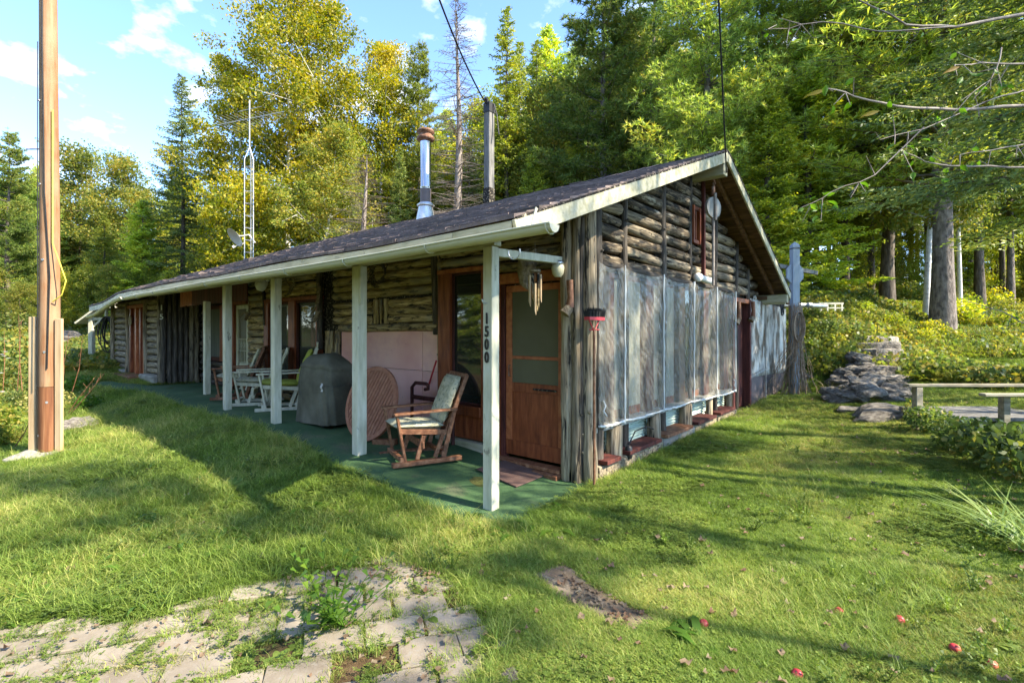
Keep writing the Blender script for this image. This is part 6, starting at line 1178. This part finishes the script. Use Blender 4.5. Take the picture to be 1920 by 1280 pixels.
for (u0, v0, u1, v1) in [(125, 745, 195, 700), (125, 740, 180, 705), (128, 720, 155, 630), (30, 720, 40, 600), (45, 730, 35, 590), (5, 700, 8, 620), (120, 700, 130, 620), (20, 820, 60, 780)]:
    x, y = gp(u0, min(v0+40, 850)); a_ = np.array([x, y, h1(x, y)]); dd = np.linalg.norm(a_-CAM)*.95; c_ = onD(u1, v1, (a_-CAM)@FW); b = MB(); m_ = (a_+c_)/2+rs.uniform(-.05, .05); b.tube([tuple(a_), tuple(m_), tuple(c_)], [.008, .006, .002], 5)
    for k in range(5): t = .5+.5*k/5; p = a_+(c_-a_)*t; b.tube([tuple(p), tuple(p+np.array([rs.uniform(-.06, .08), rs.uniform(-.06, .06), rs.uniform(.01, .1)]))], .003, 3)
    b.build('stalk', M['chair'], T)
T = thing('white_flower', 'cluster of small white flowers in the far left garden', 'flower'); 
for (u, v) in [(3, 665), (8, 668), (12, 640), (2, 700), (16, 672), (5, 735), (10, 660)]:
    p = onD(u, v, 7.4); b = MB(); b.add([tuple(p+np.array([.03*math.cos(a), .03*math.sin(a), .01])) for a in np.linspace(0, 5.2, 6)]+[tuple(p)], [(i, (i+1) % 6, 6) for i in range(6)]); b.build('petals', M['flower'], T)
x, y = gp(1556, 745); small('iris', 'daylily_clump', x, y, .5, 'yellowing spiky clump at the foot of the bank left of the stone pile', 'daylily', 'grassdry'); 
# ------------------------------------------------------------------ overhanging branches, top right
rs = random.Random(14); T = thing('overhanging_tree', 'leafless apple tree reaching thin branches into the top right corner', 'tree', tuple(onD(2500, 620, 3.6)*[1, 1, 0])); tb = np.array(T.location)
b = MB(); b.tube([(0, 0, -.1), (.05, .02, 1.2), (.0, .1, 2.4), (-.1, .1, 4.5)], [.14, .11, .09, .04], 10, wob=.06); b.build('trunk', M['bark'], T)
LV = []; 
def twig(pts, d0, d1, r0, lv=6):
    P = [onD(u, v, d0+(d1-d0)*i/(len(pts)-1))-tb for i, (u, v) in enumerate(pts)]; Q = []
    for i in range(len(P)-1):
        for t in (0, .33, .66): Q.append(P[i]*(1-t)+P[i+1]*t+np.array([rs.uniform(-.006, .006) for _ in range(3)]))
    Q.append(P[-1]); b = MB(); n_ = len(Q); b.tube([tuple(q) for q in Q], [r0*(1-.8*i/n_) for i in range(n_)], 6)
    for k in range(7):
        i = rs.randrange(n_//3, n_); e = np.array([rs.uniform(-.12, .05), rs.uniform(-.1, .1), rs.uniform(-.14, .12)]); b.tube([tuple(Q[i]), tuple(Q[i]+e)], [.003, .0012], 4)
        if rs.random() < .35: LV.append(Q[i]+e)
    b.build('branch', M['dead'], T)
    for _ in range(lv): LV.append(Q[rs.randrange(n_*2//3, n_)]+np.array([rs.uniform(-.05, .05), rs.uniform(-.05, .05), rs.uniform(-.08, .02)]))
for pts, d0, d1, r0, lv in [([(2450, 0), (1920, 28), (1790, 52), (1700, 45), (1590, -10)], 3.4, 2.9, .014, 2), ([(2450, 150), (1920, 200), (1790, 205), (1680, 200), (1600, 180), (1550, 166)], 3.4, 2.7, .013, 3), ([(2440, 60), (1920, 120), (1840, 118), (1790, 122)], 3.4, 3.0, .008, 2), ([(2450, 250), (1920, 314), (1820, 312), (1760, 310), (1692, 284)], 3.5, 3.0, .009, 3), ([(2420, 420), (1930, 270), (1860, 280), (1800, 290)], 3.5, 3.2, .007, 2),
                            ([(2430, 0), (1930, 165), (1850, 190), (1730, 240), (1650, 262)], 3.4, 2.8, .006, 5), ([(2440, 560), (1930, 610), (1880, 585), (1815, 565)], 4.2, 4.4, .008, 0), ([(1790, 52), (1650, 60), (1540, 40), (1480, 52), (1440, 55)], 3.0, 2.9, .005, 4), ([(1730, 240), (1640, 330), (1560, 360), (1500, 390)], 2.9, 2.8, .004, 9), ([(1880, 90), (1860, 150), (1800, 190)], 3.0, 2.9, .004, 2)]: twig(pts, d0, d1, r0, lv)
lm = MB()
def leaf(c, a, wv, nn, k=1):
    c, a, wv, nn = map(np.array, (c, a, wv, nn)); pr = [(0, .0), (.12, .35), (.35, .95), (.6, .85), (.85, .38), (1, 0)]; vs = [c+a*t-nn*.10*t*t*np.linalg.norm(a)*3*k for t, _ in pr]+[c+a*t+wv*q+nn*.25*q*np.linalg.norm(wv) for t, q in pr[1:-1]]+[c+a*t-wv*q+nn*.25*q*np.linalg.norm(wv) for t, q in pr[1:-1]]
    return vs, [(0, 1, 6), (1, 2, 7, 6), (2, 3, 8, 7), (3, 4, 9, 8), (4, 5, 9), (0, 10, 1), (1, 10, 11, 2), (2, 11, 12, 3), (3, 12, 13, 4), (4, 13, 5)]
rr_ = np.random.default_rng(5)
for c in LV:
    a = unit(rr_.normal(size=3)*[1, 1, .4]+[0, 0, -.7])*rr_.uniform(.035, .07); q = unit(np.cross(a, rr_.normal(size=3))); lm.add(*leaf(c, a, q*.016, unit(np.cross(a, q))), True)
lm.build('leaves', M['weed'], T)
for (u, v, u2, v2) in [(1495, 185, 1550, 168), (1602, 222, 1650, 208), (1760, 140, 1800, 125)]:
    a_ = onD(u, v, 2.75)-tb; c_ = onD(u2, v2, 2.75)-tb; b = MB(); m_ = (a_+c_)/2; up_ = np.array([0, 0, .022]); b.add(*leaf(c_, (a_-c_)*.8, np.array([0, 0, .013]), np.array([.5, -.5, .6]), .4), True); b.build('yellow_leaf', M['l_orange'], T)
# ------------------------------------------------------------------ grass, clover, leaf litter
def proto(name, vf, m): o = bpy.data.objects.new(name, np_mesh(name, *vf)); o.data.materials.append(M[m]); return o
def scatter(name, label, protos, pts, scl, kind, m=None):
    me = bpy.data.meshes.new(name); n = len(pts); me.vertices.add(n); me.vertices.foreach_set('co', np.asarray(pts, np.float32).ravel())
    r = np.random.default_rng(n); rot = np.stack([r.normal(0, .12, n), r.normal(0, .12, n), r.uniform(0, 6.283, n)], 1)
    a = me.attributes.new('rot', 'FLOAT_VECTOR', 'POINT'); a.data.foreach_set('vector', rot.astype(np.float32).ravel())
    a = me.attributes.new('scl', 'FLOAT', 'POINT'); a.data.foreach_set('value', np.asarray(scl, np.float32))
    a = me.attributes.new('pick', 'INT', 'POINT'); a.data.foreach_set('value', np.asarray(kind, np.int32)); me.update()
    o = bpy.data.objects.new(name, me); C.objects.link(o); tag(o, label, kind='stuff')
    g = bpy.data.node_groups.new(name, 'GeometryNodeTree'); g.interface.new_socket('Geometry', in_out='INPUT', socket_type='NodeSocketGeometry'); g.interface.new_socket('Geometry', in_out='OUTPUT', socket_type='NodeSocketGeometry')
    N = g.nodes; L = g.links; gi = N.new('NodeGroupInput'); go = N.new('NodeGroupOutput'); j = N.new('GeometryNodeJoinGeometry')
    def attr(nm, t): q = N.new('GeometryNodeInputNamedAttribute'); q.data_type = t; q.inputs[0].default_value = nm; return q.outputs[0]
    for i, pr_ in enumerate(protos):
        oi = N.new('GeometryNodeObjectInfo'); oi.inputs['Object'].default_value = pr_; io = N.new('GeometryNodeInstanceOnPoints'); L.new(gi.outputs[0], io.inputs['Points']); L.new(oi.outputs['Geometry'], io.inputs['Instance'])
        cmp_ = N.new('FunctionNodeCompare'); cmp_.data_type = 'INT'; cmp_.operation = 'EQUAL'; L.new(attr('pick', 'INT'), cmp_.inputs['A'] if False else [s for s in cmp_.inputs if s.type == 'INT'][0]); [s for s in cmp_.inputs if s.type == 'INT'][1].default_value = i
        L.new(cmp_.outputs[0], io.inputs['Selection']); e2r = N.new('FunctionNodeEulerToRotation'); L.new(attr('rot', 'FLOAT_VECTOR'), e2r.inputs[0]); L.new(e2r.outputs[0], io.inputs['Rotation']); L.new(attr('scl', 'FLOAT'), io.inputs['Scale']); L.new(io.outputs[0], j.inputs[0])
    L.new(j.outputs[0], go.inputs[0]); md = o.modifiers.new('scatter', 'NODES'); md.node_group = g; return o
R2 = np.random.default_rng(77)
def noise2(x, y, f, ph): return sum(math.sin(1)*0+np.sin(x*f*a+y*f*b+ph*c)*w_ for a, b, c, w_ in ((1, .3, 1, .4), (-.5, 1, 2, .3), (1.7, -1.3, 3, .2), (2.3, 2.1, 4, .1), (-3.1, 1.9, 5, .1)))
def sample(n, dmin, dmax, power, bmin=-1.12, bmax=1.12):
    t = R2.uniform(0, 1, n); d = (dmin**(2-power)+(dmax**(2-power)-dmin**(2-power))*t)**(1/(2-power)); b = R2.uniform(bmin, bmax, n); x = CAM[0]+RT[0]*b*d+FW[0]*d; y = CAM[1]+RT[1]*b*d+FW[1]*d; return x, y, d
PPn = np.array(PP)
def inp(x, y, poly):
    c = np.zeros(x.shape, bool); j = len(poly)-1
    for i in range(len(poly)):
        with np.errstate(divide='ignore', invalid='ignore'): k = ((poly[i][1] > y) != (poly[j][1] > y)) & (x < (poly[j][0]-poly[i][0])*(y-poly[i][1])/(poly[j][1]-poly[i][1]+1e-12)+poly[i][0])
        c ^= k; j = i
    return c
cfv = np.vectorize(carpet_front)
def lawn_ok(x, y, edge=.0):
    e = R2.normal(0, .03, x.shape)
    cf = cfv(x)+.03; car = (x < .30+e) & (x > -11.6) & (y > cf+e-edge) & (y < 1.3) & ~((x < -10.1) & (y > .3-(-10.1-x)*.35))
    hs = (x < .30) & (x > -14.45) & (y > .44+(x > -10.3)*.7) & (y < 10.6) & ~((y > 8.4) & (x < -3))
    pv = inp(x, y, PP); b = inp(x, y, bare)
    return ~car & ~hs & ~pv & ~b
pad = proto('grass_tuft', blades(21, 48, .05, .07, .0030, 1.0, 2), 'grass'); pb = proto('grass_tuft', blades(22, 44, .068, .075, .0031, 1.1, 2), 'grass'); pc = proto('grass_tuft', blades(23, 26, .11, .06, .0038, 1.1, 3), 'grass'); pd_ = proto('grass_tuft', blades(24, 40, .055, .08, .003, 1.3, 2), 'grassdry'); pe = proto('clover_patch', clover(25, 16, .09, .04, .017), 'clover'); pf_ = proto('long_grass', blades(26, 26, .24, .09, .006, 1.0, 3), 'grassdry'); pg_ = proto('long_grass', blades(27, 26, .2, .09, .006, 1.0, 3), 'grass')
x, y, d = sample(210000, 1.7, 24, 1.35); ok = lawn_ok(x, y); x, y, d = x[ok], y[ok], d[ok]; z = hgt(x, y)
ok = (z < .75) | (R2.random(len(z)) < .5); x, y, d, z = x[ok], y[ok], d[ok], z[ok]
n1_ = noise2(x, y, 1.1, 1); n2_ = noise2(x, y, 2.3, 2); n3_ = noise2(x, y, .8, 5); k = R2.random(len(x)); kind = np.where(n1_ > .25, 1, 0); kind = np.where((n2_ > .45) & (k < .35), 2, kind); kind = np.where((n3_ > .25) & (k > .6), 3, kind); kind = np.where((n2_ < -.3) & (k < .55) | (k < .06), 4, kind)
left = (x < 0) & (y < 0); kind = np.where(left & (k > .75) & (k < .9), 2, kind)
scl = R2.uniform(.55, 1.1, len(x))*np.clip(.75+d/14, .85, 1.7)*np.where(x > .8, .8, 1.05)
scatter('lawn_grass', 'short green lawn grass with clover around the cabin', [pad, pb, pc, pd_, pe], np.stack([x, y, z-.004], 1), scl, kind)
# extra: tufts in paver joints and along edges
c_, s_a = ddir, dn; x, y, d = sample(26000, 1.7, 5.5, 1.2); ok = inp(x, y, PP); x, y = x[ok], y[ok]; q = np.stack([x, y], 1)-o1; rw = (q@dn)/.206; cl_ = (q@ddir)/.29-np.where(np.round(rw).astype(int) % 2, .5, 0); jd = np.minimum(np.abs(np.abs(rw-np.round(rw))-.5)*.206, np.abs(np.abs(cl_-np.round(cl_))-.5)*.29)
pn = noise2(x, y, 2.2, 9); ok = (jd < .012+.022*np.clip(pn, 0, 1)) & (pn > -.35) | (pn > .80); ok &= R2.random(len(x)) < .6; x, y = x[ok], y[ok]; k = R2.random(len(x))
scatter('joint_weeds', 'grass and small weeds growing in the joints of the pavers', [pad, pb, pe, pd_], np.stack([x, y, hgt(x, y)], 1), R2.uniform(.45, .95, len(x)), (k*4).astype(int))
ex, ey = [], []
for i in range(len(PP)):
    a_, b_ = np.array(PP[i]), np.array(PP[(i+1) % len(PP)])
    if i in (8, 9, 10): continue
    m_ = int(np.linalg.norm(b_-a_)*110); t = R2.uniform(0, 1, (m_, 1)); p = a_+(b_-a_)*t+R2.normal(0, .07, (m_, 2)); ex.append(p[:, 0]); ey.append(p[:, 1])
m_ = 1500; xx = R2.uniform(-11, .5, m_); ex.append(xx); ey.append(cfv(xx)+R2.normal(-.05, .05, m_)); m_ = 700; ex.append(R2.normal(.34, .04, m_)); ey.append(R2.uniform(.9, 7.5, m_)); m_ = 260; a = R2.uniform(0, 6.28, m_); ex.append(px_+.32*np.cos(a)); ey.append(py_+.3*np.sin(a))
x = np.concatenate(ex); y = np.concatenate(ey); k = R2.random(len(x)); scatter('edge_grass', 'taller untrimmed grass along the carpet and paver edges', [pc, pg_, pb, pe], np.stack([x, y, hgt(x, y)-.005], 1), R2.uniform(.35, .8, len(x)), np.where(k < .4, 0, np.where(k < .55, 1, np.where(k < .85, 2, 3))))
x, y, d = sample(2600, 1.9, 12, 1.2); ok = lawn_ok(x, y) & (noise2(x, y, 1.4, 4) > -.1+.25*(x > .8)); x, y, d = x[ok], y[ok], d[ok]; k = R2.random(len(x))
scatter('lawn_weeds', 'broad leaved weeds and dandelion leaves mixed into the lawn', [proto('weed_rosette', rosette(41, 9, .09, .038, .5), 'clover'), proto('weed_rosette', rosette(42, 11, .15, .036, .9), 'weed'), proto('weed_sprig', plantstem(43, .14, 5, .05, .02), 'clover')], np.stack([x, y, hgt(x, y)], 1), R2.uniform(.5, 1.05, len(x)), np.where((k < .45) | ((k < .65) & (x > .6)), 0, np.where(k < .65, 1, 2)))
# bank and forest floor cover
x, y, d = sample(120000, 9, 30, 1.5); z = hgt(x, y); ok = lawn_ok(x, y) & ((z > .42) | (d > 20)) & (noise2(x, y, .9, 3) > -.25); x, y, z = x[ok], y[ok], z[ok]; u_, v_ = pxy(x, y, z); ok = ~((u_ > 1570) & (u_ < 1704) & (v_ > 636) & (v_ < 756)) | (R2.random(len(x)) < .12); x, y, z = x[ok], y[ok], z[ok]; k = R2.random(len(x)); fr = proto('small_fern', (fern(33)[0]*.45, fern(33)[1]), 'fernl'); lf = proto('leafy_cover', leafy(34, 40, .2, .2, .07), 'l_yellow'); lg = proto('leafy_cover', leafy(35, 40, .2, .22, .07), 'bush')
scatter('bank_groundcover', 'long grass, ferns and seedlings covering the bank and forest floor', [pf_, pg_, fr, lf, lg], np.stack([x, y, z-.01], 1), R2.uniform(.7, 1.7, len(x)), np.where(k < .35, 0, np.where(k < .55, 1, np.where(k < .68, 2, np.where(k < .86, 3, 4)))))
# fallen leaves
def fl(seed):
    r = np.random.default_rng(seed); a = np.linspace(0, 6.28, 8)[:-1]; rr = .022*r.uniform(.6, 1.1, 7); V = [(0, 0, .004)]+[(rr[i]*math.cos(a[i])*1.3, rr[i]*math.sin(a[i]), r.uniform(0, .030)*(i % 2+.3)) for i in range(7)]; F3 = [(0, i+1, (i+1) % 7+1) for i in range(7)]; return np.array(V), np.array(F3)
x, y, d = sample(2600, 1.9, 16, 1.25); wt = np.clip(.22+.7*(x > .6)*(y < 1.5)+.35*(x > 1.5), 0, 1); ok = (R2.random(len(x)) < wt*.55) & ~((x < .4) & (y > -.3)); x, y, d = x[ok], y[ok], d[ok]
scatter('fallen_leaves', 'dry pinkish brown fallen leaves scattered over lawn and pavers', [proto('dry_leaf', fl(1), 'fallen'), proto('dry_leaf', fl(2), 'fallen'), proto('dry_leaf', fl(3), 'fallen')], np.stack([x, y, hgt(x, y)+.03], 1), R2.uniform(.5, 1.1, len(x)), R2.integers(0, 3, len(x)))
x, y, d = sample(900, 2, 5.5, 1.2); ok = inp(x, y, PP); x, y = x[ok], y[ok]; m_ = 120; cx2 = R2.uniform(0, 1, m_); P_ = np.array(gp(560, 1075)); Q_ = np.array(gp(860, 1080)); xx = P_[0]+(Q_[0]-P_[0])*cx2+R2.normal(0, .08, m_); yy = P_[1]+(Q_[1]-P_[1])*cx2+R2.normal(0, .08, m_); mb_ = 90; tb_ = R2.uniform(0, 1, mb_); A_ = np.array(gp(1050, 1085)); B_ = np.array(gp(1190, 1172)); x = np.concatenate([x[:90], xx, A_[0]+(B_[0]-A_[0])*tb_+R2.normal(0, .05, mb_)]); y = np.concatenate([y[:90], yy, A_[1]+(B_[1]-A_[1])*tb_+R2.normal(0, .05, mb_)])
scatter('paver_litter', 'reddish dead leaves lying on the pavers', [proto('dry_leaf', fl(5), 'fallen')], np.stack([x, y, hgt(x, y)+.022], 1), R2.uniform(.3, .7, len(x)), np.zeros(len(x), int))
am = MB(); am.lathe([(.002, .036), (.012, .040), (.028, .034), (.036, .014), (.034, -.006), (.022, -.028), (.006, -.034), (.002, -.030)], 16); am.v = [(a*.66, b_*.66, c*.66) for a, b_, c in am.v]; ame = am.mesh('apple'); ame.materials.append(M['apple'])
for u, v, l in [(1686, 1172, 'red apple in the grass, largest and second from the left'), (1572, 1156, 'red apple in the grass, topmost of the fallen apples'), (1320, 1178, 'small red apple in the grass, leftmost of the fallen apples'), (1790, 1224, 'dark pink apple in the grass right of the largest apple'), (1858, 1256, 'red apple near the bottom right corner'), (1496, 1272, 'red apple at the bottom edge of the lawn')]:
    x, y = gp(u, v); o = bpy.data.objects.new('apple', ame); C.objects.link(o); o.location = (x, y, h1(x, y)+.014); o.rotation_euler = (random.uniform(-1, 1), random.uniform(-1, 1), 0); tag(o, l, 'apple', 'fallen apples in the lawn')
